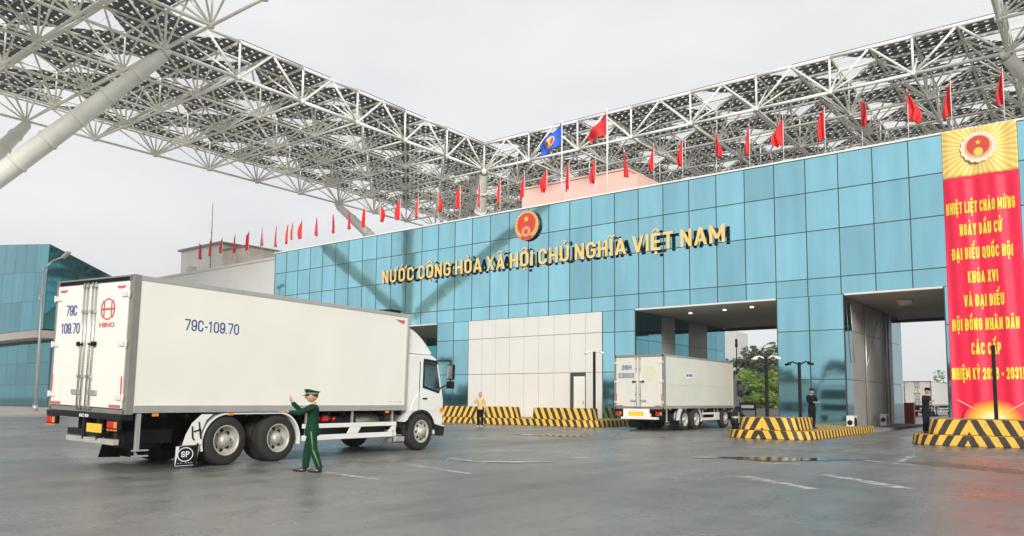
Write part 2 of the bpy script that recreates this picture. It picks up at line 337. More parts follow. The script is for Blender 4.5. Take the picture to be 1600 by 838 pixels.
def text(name, body, mats, parent, M, width=None, cap=.5, depth=.01, bold=.02, align='C', sides=None):
    """stroke capitals in local x (right) / y (up), placed by matrix M; cap = capital height"""
    t = .135 + bold * 1.9; W0 = .56; strokes = []; x = 0
    for ch in body:
        d = unicodedata.normalize('NFD', ch); base = d[0]; marks = d[1:]
        bar = base == 'Đ'
        if bar: base = 'D'
        wk = WID.get(base, 1); W = t if wk == 'i' else W0 * wk
        if base == ' ': x += W0 * .55; continue
        for pts, cl in glyph(base, W, t): strokes.append(([(x + a, max(-.02, b_) if base != 'Q' else b_) for a, b_ in pts], cl, t, True))
        c = x + W / 2; h2 = t * .62; yo = 1.10
        if bar: strokes.append(([(x - .08, .5), (x + W * .55, .5)], False, h2, False))
        stack = 0
        for mk in marks:
            if mk == '\u0323': strokes.append(([(c - t / 2, -.16), (c + t / 2, -.16)], False, t * .95, False))
            elif mk == '\u031b': strokes.append(([(x + W - .02, .96), (x + W + .09, 1.0), (x + W + .10, 1.16)], False, h2, False))
            elif mk == '\u0302': strokes.append(([(c - .19, yo), (c, yo + .15), (c + .19, yo)], False, h2, False)); stack = 1
            elif mk == '\u0306': strokes.append((arc_pts(c, yo + .12, .16, .1, 190, 350), False, h2, False)); stack = 1
            else:
                k = (.16 if stack else 0); cx = c + (.17 if stack else 0)
                if mk == '\u0301': strokes.append(([(cx - .06, yo + k), (cx + .10, yo + .2 + k)], False, h2, False))
                elif mk == '\u0300': strokes.append(([(cx + .06, yo + k), (cx - .10, yo + .2 + k)], False, h2, False))
                elif mk == '\u0303': strokes.append(([(cx - .2, yo + .04 + k), (cx - .08, yo + .13 + k), (cx + .08, yo + .05 + k), (cx + .2, yo + .14 + k)], False, h2 * .9, False))
                elif mk == '\u0309': strokes.append(([(cx - .09, yo + .22 + k), (cx + .06, yo + .24 + k), (cx + .08, yo + .14 + k), (cx - .01, yo + .08 + k), (cx - .01, yo + .0 + k)], False, h2 * .8, False))
        x += W + .13 + (.07 if '\u031b' in marks else 0)
    tot = x - .13; sx = (width / tot) if width else cap; bm = new()
    for k, (pts, cl, tk, clampy) in enumerate(strokes):
        P = [Vector(p) for p in pts]
        Q = [P[0]]
        for p in P[1:]:
            if (p - Q[-1]).length > 1e-4: Q.append(p)
        if cl and (Q[0] - Q[-1]).length < 1e-3: Q.pop()
        n = len(Q); Lf = []; Rt = []
        for i in range(n):
            a = Q[i - 1] if (i > 0 or cl) else None; c_ = Q[(i + 1) % n] if (i < n - 1 or cl) else None
            d1 = (Q[i] - a).normalized() if a is not None else (c_ - Q[i]).normalized(); d2 = (c_ - Q[i]).normalized() if c_ is not None else d1
            n1 = Vector((-d1.y, d1.x)); n2 = Vector((-d2.y, d2.x)); mm_ = (n1 + n2)
            mm_ = mm_.normalized() if mm_.length > 1e-3 else n1
            ln = tk / 2 / max(.5, mm_.dot(n1)); 
            for lst, sg in ((Lf, 1), (Rt, -1)):
                v = Q[i] + mm_ * ln * sg
                if clampy: v.y = min(1, max(0 if v.y > -.01 or v.y < 0 and v.y > -.3 and tk > 0 and min(q_.y for q_ in Q) > -.04 else v.y, v.y))
                lst.append(v)
        eps = depth * .5 + (k % 5) * .0011
        V = lambda v, z: bm.verts.new(M @ Vector(((v.x - (tot / 2 if align == 'C' else 0)) * sx, v.y * cap, z)))
        F = [(V(a, eps), V(b, eps), V(a, -depth / 2), V(b, -depth / 2)) for a, b in zip(Lf, Rt)]
        rng = range(n) if cl else range(n - 1)
        si = 1 if sides is not None else 0
        for i in rng:
            A, B = F[i], F[(i + 1) % n]
            for f, mi in (((A[0], A[1], B[1], B[0]), 0), ((A[2], B[2], B[3], A[3]), si), ((A[0], B[0], B[2], A[2]), si), ((A[1], A[3], B[3], B[1]), si)):
                bm.faces.new(f).material_index = mi
        if not cl:
            for A in (F[0], F[-1]): bm.faces.new((A[0], A[2], A[3], A[1])).material_index = si
    o = obj(name, bm, mats, parent)
    return o, tot
def frame(origin, xdir, ydir):
    x = Vector(xdir).normalized(); y = Vector(ydir).normalized(); z = x.cross(y)
    M = Matrix.Identity(4)
    for i in range(3): M[i][0] = x[i]; M[i][1] = y[i]; M[i][2] = z[i]; M[i][3] = origin[i]
    return M

# ================================================================ GROUND
bm = new()
v = [bm.verts.new(p) for p in ((-900, -500, 0), (900, -500, 0), (900, 1300, 0), (-900, 1300, 0))]; bm.faces.new(v)
struct('ground', bm, m_asph)
def sheet(name, quads, z, m):
    bm = new()
    for q in quads:
        bm.faces.new([bm.verts.new((x, y, z)) for x, y in q])
    return struct(name, bm, m)
# pavement on the far left with a kerb step
bm = new(); bx(bm, -160, -55.5, -40, 37.2, 0, .14)
pv = struct('pavement', bm, m_pave)
bm = new(); bx(bm, -55.5, -55.15, -40, 37.2, 0, .15)
struct('kerb', bm, m_conc)
# worn painted marks
def mat_worn(name, col):
    M = bpy.data.materials.new(name); M.use_nodes = True; n = M.node_tree.nodes; l = M.node_tree.links
    p = n['Principled BSDF']; p.inputs['Base Color'].default_value = (*col, 1); p.inputs['Roughness'].default_value = .5
    t = n.new('ShaderNodeTexCoord'); z = n.new('ShaderNodeTexNoise'); z.inputs['Scale'].default_value = 3.5; z.inputs['Detail'].default_value = 9; z.inputs['Roughness'].default_value = .75
    l.new(t.outputs['Object'], z.inputs[0]); r = n.new('ShaderNodeMapRange'); r.inputs[1].default_value = .42; r.inputs[2].default_value = .54; r.inputs[3].default_value = 0; r.inputs[4].default_value = .85
    l.new(z.outputs[0], r.inputs[0]); tr = n.new('ShaderNodeBsdfTransparent'); ms = n.new('ShaderNodeMixShader')
    l.new(r.outputs[0], ms.inputs[0]); l.new(tr.outputs[0], ms.inputs[1]); l.new(p.outputs[0], ms.inputs[2]); l.new(ms.outputs[0], n['Material Output'].inputs[0])
    return M
m_worn = mat_worn('worn_white_paint', (.62, .61, .57))
m_brown = mat_worn('worn_brown_paint', (.20, .14, .11))
m_slab = mat_worn('pale_patch', (.30, .29, .26))
def strip(x, y, ang, ln, wd):
    c, s = math.cos(ang), math.sin(ang); hx, hy = c * ln / 2, s * ln / 2; nx, ny = -s * wd / 2, c * wd / 2
    return [(x - hx - nx, y - hy - ny), (x + hx - nx, y + hy - ny), (x + hx + nx, y + hy + ny), (x - hx + nx, y - hy + ny)]
def seg_(a, b, wd=.13):
    return strip((a[0] + b[0]) / 2, (a[1] + b[1]) / 2, math.atan2(b[1] - a[1], b[0] - a[0]), math.hypot(b[0] - a[0], b[1] - a[1]), wd)
q = [seg_(*p) for p in (((-11.28, 9.15), (-9.56, 8.88)), ((-11.21, 11.27), (-9.07, 10.66)), ((-11.91, 13.2), (-10.36, 12.7)), ((-9.81, 15.18), (-9.37, 15.6), .2),
     ((-4.42, 19.19), (-3.23, 18.41)), ((-3.72, 19.34), (-3.93, 22.89), .16), ((-3.93, 22.89), (-.8, 22.77), .14), ((-3.4, 20.15), (-1.41, 18.65)), ((-5.16, 13.55), (-3.59, 12.31), .3), ((-4.12, 14.96), (-2.44, 13.32), .3), ((-5.96, 16.78), (-5.21, 17.02), .2))]
sheet('lane_marking', q, .004, m_worn)
def puddle(cx, cy, rx, ry, ang, seed):
    r_ = random.Random(seed); pts = []
    for k in range(26):
        a = 2 * math.pi * k / 26; q_ = 1 + .22 * math.sin(3 * a + seed) + .12 * math.sin(7 * a + seed * 2) + r_.uniform(-.05, .05)
        x, y = rx * q_ * math.cos(a), ry * q_ * math.sin(a); pts.append((cx + x * math.cos(ang) - y * math.sin(ang), cy + x * math.sin(ang) + y * math.cos(ang)))
    return pts
sheet('puddle', [puddle(-5.9, 18.3, 1.5, .55, R(37), 1), puddle(-7.3, 17.6, .7, .2, R(30), 2), puddle(-16.5, 24, 1.6, .4, R(10), 5), puddle(-10.2, 13.2, .9, .18, R(37), 6)], .010, mat('puddle_water', (.05, .052, .055), .06, 0, .2, 1))

sheet('road_patch', [puddle(-2.0, 18.6, 2.2, .5, R(-38), 8), puddle(.2, 16.0, 1.6, .4, R(-38), 9)], .007, m_brown)
sheet('road_slab', [puddle(-6.9, 31, 1.0, 5.0, 0, 10), puddle(-5.4, 22.5, 2.8, 1.0, R(15), 11), puddle(-14.5, 26.5, 1.9, 4.5, 0, 12)], .006, m_slab)
# ================================================================ GATE BUILDING
YF = 37.39; CW = 1.5; X0 = -52.88; ZR = [6.34, 7.17, 9.46, 11.345, 13.03]; YB = 50.0; XE = 6.0
gate = thing('border_gate_building', 'long teal glass border gate building with vehicle openings behind the trucks', 'building', (X0, YF, 0))
gate_off = Vector((X0, YF, 0))
def gobj(name, bm, mats, parent=None, **k):
    o = obj(name, bm, mats, parent or gate, **k)
    return o
def gate_sub(bm):
    bmesh.ops.translate(bm, verts=bm.verts, vec=-gate_off); return bm
# solid mass behind glass: blocks between openings
OPEN = [(-43.0, -34.86), (-20.1, -12.39), (-9.28, -5.2)]
bm = new()
bx(bm, X0, XE, YF + .12, YB, 6.42, 12.95)
solid = [(X0, -43.0), (-34.86, -20.1), (-12.39, -9.28), (-5.2, XE)]
for a, b in solid: bx(bm, a + .06, b - .06, YF + .12, YB - .05, 0, 6.415)
gobj('core_wall', gate_sub(bm), m_conc)
def panes(bm, lay, cells, normal_axis='y', yy=YF, gap=.012, jit=.0035, th=.05, rnd=random.Random(3)):
    for (a, b, z0, z1) in cells:
        j1, j2 = rnd.uniform(-jit, jit), rnd.uniform(-jit, jit)
        pv_ = rnd.random()
        vs = []
        for (u, z) in ((a + gap, z0 + gap), (b - gap, z0 + gap), (b - gap, z1 - gap), (a + gap, z1 - gap)):
            d = j1 * (u - (a + b) / 2) + j2 * (z - (z0 + z1) / 2)
            if normal_axis == 'y': vs.append((u, yy + d, z))
            else: vs.append((yy + d, u, z))
        fr = [bm.verts.new(p) for p in vs]; f = bm.faces.new(fr)
        for lp in f.loops: lp[lay] = (pv_, pv_, pv_, 1)
def cols(a, b, start=X0, w=CW):
    e = [a]; i = math.ceil((a - start) / w + .02)
    while start + i * w < b - .05: e.append(start + i * w); i += 1
    e.append(b); return list(zip(e, e[1:]))
def glass_obj(name, cells, axis='y', yy=YF, mm=None, parent=None, sub=True, off=None):
    bm = new(); lay = bm.loops.layers.float_color.new('pane')
    panes(bm, lay, cells, axis, yy)
    if sub: bmesh.ops.translate(bm, verts=bm.verts, vec=-(off or gate_off))
    return obj(name, bm, mm or m_glass, parent or gate, fix=False)
cells = [(a, b, z0, z1) for a, b in cols(X0, XE) for z0, z1 in zip(ZR, ZR[1:])]
glass_obj('glass_wall', cells)
low = []; blocks = []
for a, b in ((X0, -43.0), (-34.86, -32.07), (-22.19, -20.1)):
    cc = cols(a, b)
    blocks.append([(p, q_, z0, z1) for p, q_ in cc for z0, z1 in ((.1, 2.92), (2.92, 5.14), (5.14, 6.34))]); low += blocks[-1]
for a, b in ((-12.39, -9.28), (-5.2, -2.3), (-2.3, XE)):
    cc = [(a, (a + b) / 2), ((a + b) / 2, b)] if b - a < 4 else cols(a, b)
    if a == -5.2: cc = [(a, -4.2), (-4.2, b)]
    blocks.append([(p, q_, z0, z1) for p, q_ in cc for z0, z1 in ((.1, 2.39), (2.39, 4.70), (4.70, 6.34))]); low += blocks[-1]
for bl in blocks: glass_obj('lower_glass', bl)
# dark backing mullions just behind and a little around the panes
bm = new()
for a, b in cols(X0, XE): bx(bm, a - .022, a + .022, YF - .012, YF + .1, 6.36, 12.99)
for z in ZR[1:-1]: bx(bm, X0, XE, YF - .010, YF + .09, z - .022, z + .022)
done = set()
for (a, b, z0, z1) in low:
    for x in (a, b):
        k = round(x, 2)
        if k in done: continue
        done.add(k); xx = min(max(x, a + .02), b - .02) if x in (a, b) else x
        bx(bm, xx - .02, xx + .02, YF - .011, YF + .085, .1, 6.31)
for (a, b, zz) in ((X0, -43.0, (2.92, 5.14)), (-34.86, -32.07, (2.92, 5.14)), (-22.19, -20.1, (2.92, 5.14)), (-12.39, -9.28, (2.39, 4.70)), (-5.2, XE, (2.39, 4.70))):
    for z in zz: bx(bm, a, b, YF - .009, YF + .08, z - .02, z + .02)
gobj('mullion', gate_sub(bm), m_joint)
bm = new(); bx(bm, X0 - .05, XE, YF - .09, YF + .5, 13.03, 13.11); bx(bm, X0 - .05, XE, YB - .3, YB + .05, 12.96, 13.11); bx(bm, X0 - .06, X0 - .002, YF + .01, YB, .05, 13.02)
gobj('coping', gate_sub(bm), m_steel)
for a, b in OPEN:
    bm = new(); bx(bm, a + .03, b - .03, YF - .05, YF + .12, 6.27, 6.352)
    gobj('lintel_trim', gate_sub(bm), m_panel)
    bm = new(); bx(bm, a + .01, b - .01, YF + .13, YB - .02, 6.25, 6.41)
    gobj('soffit', gate_sub(bm), m_soffit)
    bm = new(); bx(bm, a + .01, b - .01, YB - .02, YB + .25, 6.08, 6.41)
    gobj('rear_fascia', gate_sub(bm), m_joint)
# white metal cladding
bm = new()
xs = [-32.07, -30.95, -29.85, -28.75, -27.65, -26.55, -25.45, -24.35, -23.27, -22.19]
for a, b in zip(xs, xs[1:]):
    for z0, z1 in ((.1, 2.92), (2.92, 5.16), (5.16, 6.34)):
        if a == -24.35 and z0 == .1: continue
        bx(bm, a + .014, b - .014, YF - .035, YF + .10, z0 + .014, z1 - .014)
gobj('white_panel', gate_sub(bm), m_panel)
bm = new(); bx(bm, -24.32, -23.29, YF + .0, YF + .10, .1, 2.86); d = gobj('door_frame', gate_sub(bm), m_joint)
bm = new(); bx(bm, -24.08, -23.33, YF - .03, YF - .002, .12, 2.70); d = gobj('door', gate_sub(bm), m_white)
bm = new(); tube(bm, (-23.42, YF - .06, 1.15), (-23.42, YF - .06, 1.3), .015); bx(bm, -23.44, -23.40, YF - .06, YF - .03, 1.15, 1.17); gobj('handle', gate_sub(bm), m_black, d)
# reveals of the openings (left hand walls seen from the camera)
def reveal(x, spec, zs):
    # spec: list of (y0,y1,kind)
    for y0, y1, k in spec:
        gl = []; bmw = new()
        for z0, z1 in zip(zs, zs[1:]):
            if k == 'g': gl.append((y0, y1, z0, z1))
            else: bx(bmw, x - .03, x + .028, y0 + .012, y1 - .012, z0 + .012, z1 - .012)
        if gl: glass_obj('reveal_glass', gl, 'x', x + .02, m_glass3 if (x > -10 or 42 < y0 < 44) else m_glass2); bmw.free()  # dark mirrored surroundings are put into the pane tint
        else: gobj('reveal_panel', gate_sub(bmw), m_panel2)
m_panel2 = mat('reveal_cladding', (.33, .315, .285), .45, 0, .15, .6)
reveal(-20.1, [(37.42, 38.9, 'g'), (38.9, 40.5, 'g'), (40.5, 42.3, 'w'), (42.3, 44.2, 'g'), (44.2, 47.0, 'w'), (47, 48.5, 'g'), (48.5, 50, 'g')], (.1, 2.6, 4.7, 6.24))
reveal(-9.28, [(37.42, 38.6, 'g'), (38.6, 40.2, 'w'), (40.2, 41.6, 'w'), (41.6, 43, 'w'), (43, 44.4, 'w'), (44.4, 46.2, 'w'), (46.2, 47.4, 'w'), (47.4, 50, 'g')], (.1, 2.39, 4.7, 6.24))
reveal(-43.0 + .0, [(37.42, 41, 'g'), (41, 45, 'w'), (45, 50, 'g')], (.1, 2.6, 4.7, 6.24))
# ceiling lamps (lit) under the first opening
for (x, y) in ((-17.6, 39.0), (-15.5, 38.6), (-13.9, 38.2)):
    bm = new(); tube(bm, (x, y, 6.245), (x, y, 6.12), .13, .13, 14)
    lm = gobj('ceiling_lamp', gate_sub(bm), m_panel)
    bm = new(); tube(bm, (x, y, 6.118), (x, y, 6.09), .10, .09, 14); gobj('lamp_glass', gate_sub(bm), m_lampw, lm)
bm = new(); prism_y(bm, [(-7.6, 6.22), (-6.9, 6.22), (-6.95, 6.05), (-7.5, 5.98)], 40.2, 40.8); gobj('ceiling_unit', gate_sub(bm), m_panel)
for (x, y) in ((-15.6, 50.3), (-12.8, 50.3), (-6.4, 50.3), (-6.0, 50.35)):
    bm = new(); bx(bm, x - .16, x + .16, y, y + .3, 5.78, 6.08); gobj('signal_box', gate_sub(bm), m_black)
# pipes and conduits on the reveal of second opening
bm = new()
for y in (40.9, 45.2, 46.0): tube(bm, (-9.18, y, .2), (-9.18, y, 6.2), .045, seg=8)
tube(bm, (-9.18, 40.9, 3.0), (-9.16, 43.5, 5.6), .02); tube(bm, (-9.17, 38.1, 5.9), (-9.17, 38.6, 3.2), .015)
gobj('conduit', gate_sub(bm), m_alu)

# ---- facade sign
sign = thing('facade_lettering', 'gold raised Vietnamese capital letters across the upper glass facade', 'sign', (-27.3, YF - .3, 9.3))
words = ['NƯỚC', 'CỘNG', 'HÒA', 'XÃ', 'HỘI', 'CHỦ', 'NGHĨA', 'VIỆT', 'NAM']
wl = []
for w_ in words:
    o, wdt = text('word', w_, [m_gold, m_blackside], sign, Matrix.Identity(4), cap=.7, bold=.02); wl.append(wdt); me = o.data; bpy.data.objects.remove(o); bpy.data.meshes.remove(me)
sp_ = .36; tot = sum(wl) + sp_ * (len(wl) - 1); sc = 25.07 / tot; x = -39.86
for w_, wdt in zip(words, wl):
    M = frame((x + wdt * sc / 2 + 27.3, -.02, .09), (1, 0, 0), (0, 0, 1))
    text('word', w_, [m_gold, m_blackside], sign, M, width=wdt * sc, cap=.93, depth=.09, bold=.012, sides=True)
    x += (wdt + sp_) * sc
# ---- emblems
def star(bm, cx, cz, r, y0, y1, mi=0, pts=5, inner=.4, ph=90):
    pr = []
    for i in range(pts * 2):
        a = R(ph + i * 180 / pts); rr = r if i % 2 == 0 else r * inner; pr.append((cx + rr * math.cos(a), cz + rr * math.sin(a)))
    prism_y(bm, pr, y0, y1, mi)
def disc(bm, cx, cz, r, y0, y1, mi=0, seg=32, sc=(1, 1), lob=0, lobn=0):
    pr = []
    for i in range(seg):
        a = 2 * math.pi * i / seg; rr = r * (1 + lob * math.cos(lobn * a)); pr.append((cx + rr * sc[0] * math.cos(a), cz + rr * sc[1] * math.sin(a)))
    prism_y(bm, pr, y0, y1, mi)
m_emred = mat('emblem_red', (.62, .06, .04), .4); m_emgold = mat('emblem_gold', (.80, .42, .20), .45, .0, .15, 4)
def emblem(par, r, th, back=True):
    if back:
        bm = new(); disc(bm, 0, 0, r, -th, 0, 0, 48); o = obj('backing', bm, m_blackside, par)
    bm = new()
    disc(bm, 0, 0, r * .985, -th - .03, -th - .002, 0, 96, (.98, 1), .02, 24)
    obj('wreath', bm, m_emgold, par)
    bm = new(); disc(bm, 0, r * .10, r * .74, -th - .055, -th - .032, 0, 40); obj('red_disc', bm, m_emred, par)
    bm = new(); star(bm, 0, r * .42, r * .24, -th - .08, -th - .057); obj('star', bm, m_gold2, par)
    bm = new()
    pr = []
    for i in range(48):
        a = 2 * math.pi * i / 48; rr = r * (.30 if (i // 2) % 2 else .37); pr.append((rr * math.cos(a), -r * .42 + rr * math.sin(a)))
    prism_y(bm, pr, -th - .09, -th - .058); obj('gear', bm, m_emgold, par)
    bm = new(); disc(bm, 0, -r * .42, r * .17, -th - .10, -th - .092, 0, 20); obj('gear_hub', bm, m_emred, par)
    # ears of rice on both sides
    for s in (-1, 1):
        bm = new()
        for k in range(9):
            a = R(-62 + k * 15); rr = r * .84; c0 = Vector((s * rr * math.cos(a), -th - .05, rr * math.sin(a)))
            tube(bm, c0, c0 + Vector((-s * math.sin(a) * .16 * r + s * .04 * r, 0, math.cos(a) * .17 * r)), r * .045, r * .012, 5)
        obj('rice_ear', bm, m_gold2, par)
    bm = new(); prism_y(bm, [(-r * .55, -r * .72), (-r * .3, -r * .92), (r * .3, -r * .92), (r * .55, -r * .72), (r * .35, -r * .68), (-r * .35, -r * .68)], -th - .07, -th - .034); obj('ribbon', bm, m_emred, par)
em = thing('wall_emblem', 'round red and gold state emblem above the gold letters', 'emblem', (-27.38, YF - .06, 11.93)); emblem(em, .92, .13)

# ---- banner
def mat_banner_top():
    M = bpy.data.materials.new('banner_yellow_rays'); M.use_nodes = True; n = M.node_tree.nodes; l = M.node_tree.links
    p = n['Principled BSDF']; p.inputs['Roughness'].default_value = .6; t = n.new('ShaderNodeTexCoord'); s = n.new('ShaderNodeSeparateXYZ'); l.new(t.outputs['Object'], s.inputs[0])
    a = math_n(n, l, 'ARCTAN2', math_n(n, l, 'SUBTRACT', s.outputs[2], 12.15), s.outputs[0])
    w = math_n(n, l, 'SINE', math_n(n, l, 'MULTIPLY', a, 36)); w = math_n(n, l, 'GREATER_THAN', w, .15)
    mx = n.new('ShaderNodeMixRGB'); mx.inputs[1].default_value = (.80, .52, .10, 1); mx.inputs[2].default_value = (.86, .70, .28, 1); l.new(w, mx.inputs[0]); l.new(mx.outputs[0], p.inputs['Base Color']); return M
m_brays = mat_banner_top()
m_bred = mat('banner_red', (.84, .010, .065), .55, 0, .10, 1.5)
m_blet = mat('banner_yellow', (.85, .68, .05), .55)
BX = -3.66; BW = 1.38
ban = thing('vertical_banner', 'tall red and yellow cloth banner hanging down the glass facade', 'banner', (BX, YF - .16, 0))
def fold(x, z): return .05 * math.sin(x * 5.2 + .25 * z) + .025 * math.sin(x * 11 + 1.3 + z * .3) * (1 - .5 * (z > 11))
def cloth(x0, x1, z0, z1, nx, nz_, f, th=.012):
    bm = new(); g1 = []
    for j in range(nz_ + 1):
        row = []
        for i in range(nx + 1):
            x = x0 + (x1 - x0) * i / nx; z = z0 + (z1 - z0) * j / nz_; row.append(bm.verts.new((x, f(x, z), z)))
        g1.append(row)
    for j in range(nz_):
        for i in range(nx): fc = bm.faces.new((g1[j][i], g1[j][i + 1], g1[j + 1][i + 1], g1[j + 1][i])); fc.smooth = True
    return bm
bm = cloth(-BW, BW, .45, 10.97, 60, 60, fold); o = obj('red_field', bm, m_bred, ban, fix=False)
so_ = o.modifiers.new('s', 'SOLIDIFY'); so_.thickness = .012; so_.offset = 1
bm = cloth(-BW, BW, 10.97, 13.06, 60, 16, fold); o = obj('yellow_field', bm, m_brays, ban, fix=False)
so_ = o.modifiers.new('s', 'SOLIDIFY'); so_.thickness = .012; so_.offset = 1
for body, z, w_ in (('NHIỆT LIỆT CHÀO MỪNG', 9.62, 2.60), ('NGÀY BẦU CỬ', 8.66, 1.6), ('ĐẠI BIỂU QUỐC HỘI', 7.64, 2.28), ('KHÓA XVI', 6.62, 1.12), ('VÀ ĐẠI BIỂU', 5.62, 1.5), ('HỘI ĐỒNG NHÂN DÂN', 4.62, 2.5), ('CÁC CẤP', 3.60, 1.1), ('NHIỆM KỲ 2026 - 2031!', 2.56, 2.66)):
    o, _ = text('lettering', body, m_blet, ban, frame((-.05, -.12, z - .24), (1, 0, 0), (0, 0, 1)), width=w_ * .96, cap=.50, depth=.006, bold=.05)
    for v_ in o.data.vertices: v_.co.y = fold(v_.co.x, v_.co.z) - .030 + (v_.co.y + .12) 
eb = bpy.data.objects.new('emblem_print', None); COL.objects.link(eb); eb.parent = ban; eb.location = (0, -.09, 12.15)
bm = new(); disc(bm, 0, 0, .66, -.002, 0, 0, 64, (1, 1), .04, 16); obj('pale_halo', bm, mat('halo', (.85, .70, .55), .6), eb)
bm = new(); disc(bm, 0, .02, .50, -.010, -.004, 0, 48, (1, .98), .02, 20); obj('wreath', bm, m_emgold, eb)
bm = new(); disc(bm, 0, .06, .42, -.016, -.012, 0, 32); obj('red_disc', bm, m_emred, eb)
bm = new(); star(bm, 0, .2, .12, -.022, -.018); obj('star', bm, m_gold2, eb)
bm = new(); disc(bm, 0, -.2, .17, -.022, -.018, 0, 24, (1, 1), .08, 10); obj('gear', bm, m_gold2, eb)
sun_ = bpy.data.objects.new('sunrise_print', None); COL.objects.link(sun_); sun_.parent = ban; sun_.location = (.10, -.10, .62)
for k in range(12):
    u = k / 11; rr = 1.08 - .78 * u; a_ = ((.84, .05, .05), (.86, .34, .03), (.88, .62, .08), (.92, .88, .55)); q_ = u * 2.999; i0 = int(q_); w_ = q_ - i0
    c_ = tuple(a_[i0][n_] * (1 - w_) + a_[i0 + 1][n_] * w_ for n_ in range(3)); y = -.003 * k
    bm = new(); pr = [(rr * math.cos(math.pi * i / 24), rr * .82 * math.sin(math.pi * i / 24)) for i in range(25)]; prism_y(bm, pr, y - .002, y); obj('glow_ring', bm, mat('sunrise%d' % k, c_, .6), sun_)
bm = new()
for s in (-1, 1):
    pts = [Vector((s * (.1 + 1.15 * t), -.040, .12 + .75 * t - .0 * t * t)) for t in (0, .5, 1)]
    for a_, b_ in zip(pts, pts[1:]): prism_y(bm, [(a_.x, a_.z - .02), (b_.x, b_.z - .02), (b_.x, b_.z + .02), (a_.x, a_.z + .02)][::s], -.043, -.038)
obj('light_rays', bm, mat('pale_ray', (.85, .55, .35), .6), sun_)

# ---- small red flags on the parapet
def flag_mesh(seed):
    # limp cloth: tied along the pole, spreading downwards in deep folds
    r_ = random.Random(seed); bm = new(); nx, nz_ = 12, 14; g = []
    wd = r_.choice((.28, .38, .48, .58)) * r_.uniform(.85, 1.1); h = r_.uniform(1.35, 1.6); ph = r_.uniform(0, 6); k1 = r_.uniform(.35, .75); tail = r_.uniform(-.12, .22); fl = r_.choice((-1, -1, 1)); tw = r_.uniform(-.8, .8)
    for j in range(nz_ + 1):
        row = []; t = j / nz_
        for i in range(nx + 1):
            u = i / nx
            sp = wd * min(1, (t / .62) ** k1 if t > 0 else 0) * (1 - .22 * max(0, t - .7) / .3)
            x = fl * u * sp + fl * .05 * math.sin(t * 5 + ph) * u
            y = .11 * math.sin(u * 9 + ph + t * 3.0) * min(1, u * 3) * (.3 + t)
            z = -t * h - u * (.16 * h) * (1 - t * .6) - tail * u * t + .035 * math.sin(i * 2.1 + ph) * t
            row.append(bm.verts.new((x * math.cos(tw) - y * .3 * math.sin(tw), y + x * math.sin(tw), z)))
        g.append(row)
    for j in range(nz_):
        for i in range(nx): f = bm.faces.new((g[j][i], g[j][i + 1], g[j + 1][i + 1], g[j + 1][i])); f.smooth = True
    return bm
flag_px = [9.176, 9.033, 8.88, 8.728, 8.563, 8.413, 8.26, 8.137, 8.09, 7.994, 7.852, 7.697, 7.556, 7.409, 7.283, 7.122, 6.983, 6.832, 6.677, 6.54, 6.41, 6.259, 6.124, 5.996, 5.851, 5.703, 5.556, 5.421, 5.271, 5.131, 4.996, 4.839, 4.708, 4.554, 4.418, 4.264]
kA = (-2.72 - (-65.3)) / (9.176 - 4.264)
ordn = lambda k: {1: '1st', 2: '2nd', 3: '3rd', 21: '21st', 22: '22nd', 23: '23rd', 31: '31st', 32: '32nd', 33: '33rd'}.get(k, '%dth' % k)
for k, f_ in enumerate(flag_px):
    x = -65.3 + kA * (9.176 - f_)
    t = thing('red_flag', 'small limp red flag on a thin pole, %s of the row counted from the left' % ordn(k + 1), 'flag', (x, YF + .55, 13.05), 0, 'small red flags along the roof edge')
    bm = new(); tube(bm, (0, 0, 0), (0, 0, 2.60), .014, seg=6); obj('pole', bm, m_steel, t)
    bm = flag_mesh(100 + k); bmesh.ops.translate(bm, verts=bm.verts, vec=(-.02, 0, 2.56))
    o = obj('flag_cloth', bm, m_flag, t, fix=False); sm = o.modifiers.new('s', 'SOLIDIFY'); sm.thickness = .012
# two big flags
def bigflag(name, label, x, ztop, w, h, m_, droop, shrink, extra=None):
    t = thing(name, label, 'flag', (x, YF + 1.2, 13.0), 0)
    bm = new(); tube(bm, (0, 0, 0), (0, 0, ztop - 13.0 + .1), .045, .03, seg=8); obj('pole', bm, m_steel, t)
    def pos(u, v): # u from the pole 0..1 leftwards, v down 0..1
        return Vector((-u * w * (1 - .10 * v * u), .16 * math.sin(u * 7.5 + v * 2.2) * min(1, u * 3) + .05 * math.sin(v * 9 + u * 3) * u, ztop - 13.0 - v * h * (1 - shrink * u) - droop * h * u ** .85 + .05 * math.sin(u * 9) * u))
    bm = new(); g = [[bm.verts.new(pos(i / 16, j / 10)) for i in range(17)] for j in range(11)]
    for j in range(10):
        for i in range(16): f = bm.faces.new((g[j][i], g[j][i + 1], g[j + 1][i + 1], g[j + 1][i])); f.smooth = True
    o = obj('flag_cloth', bm, m_, t, fix=False); s = o.modifiers.new('s', 'SOLIDIFY'); s.thickness = .01; s.offset = 0
    def patch(nm, shape, mm, k):
        bm = new(); n_ = 14
        for sgn in (1,):
            c = bm.verts.new(pos(.5, .5) + Vector((0, -.012 * k, 0))); ring = [bm.verts.new(pos(.5 + a_, .5 + b_) + Vector((0, -.012 * k, 0))) for a_, b_ in shape]
            for i in range(len(ring)): bm.faces.new((c, ring[i], ring[(i + 1) % len(ring)]))
        o = obj(nm, bm, mm, t); s = o.modifiers.new('s', 'SOLIDIFY'); s.thickness = .004; s.offset = 0
    if extra: extra(patch)
circ = lambda ru, rv, n=24: [(ru * math.cos(2 * math.pi * i / n), rv * math.sin(2 * math.pi * i / n)) for i in range(n)]
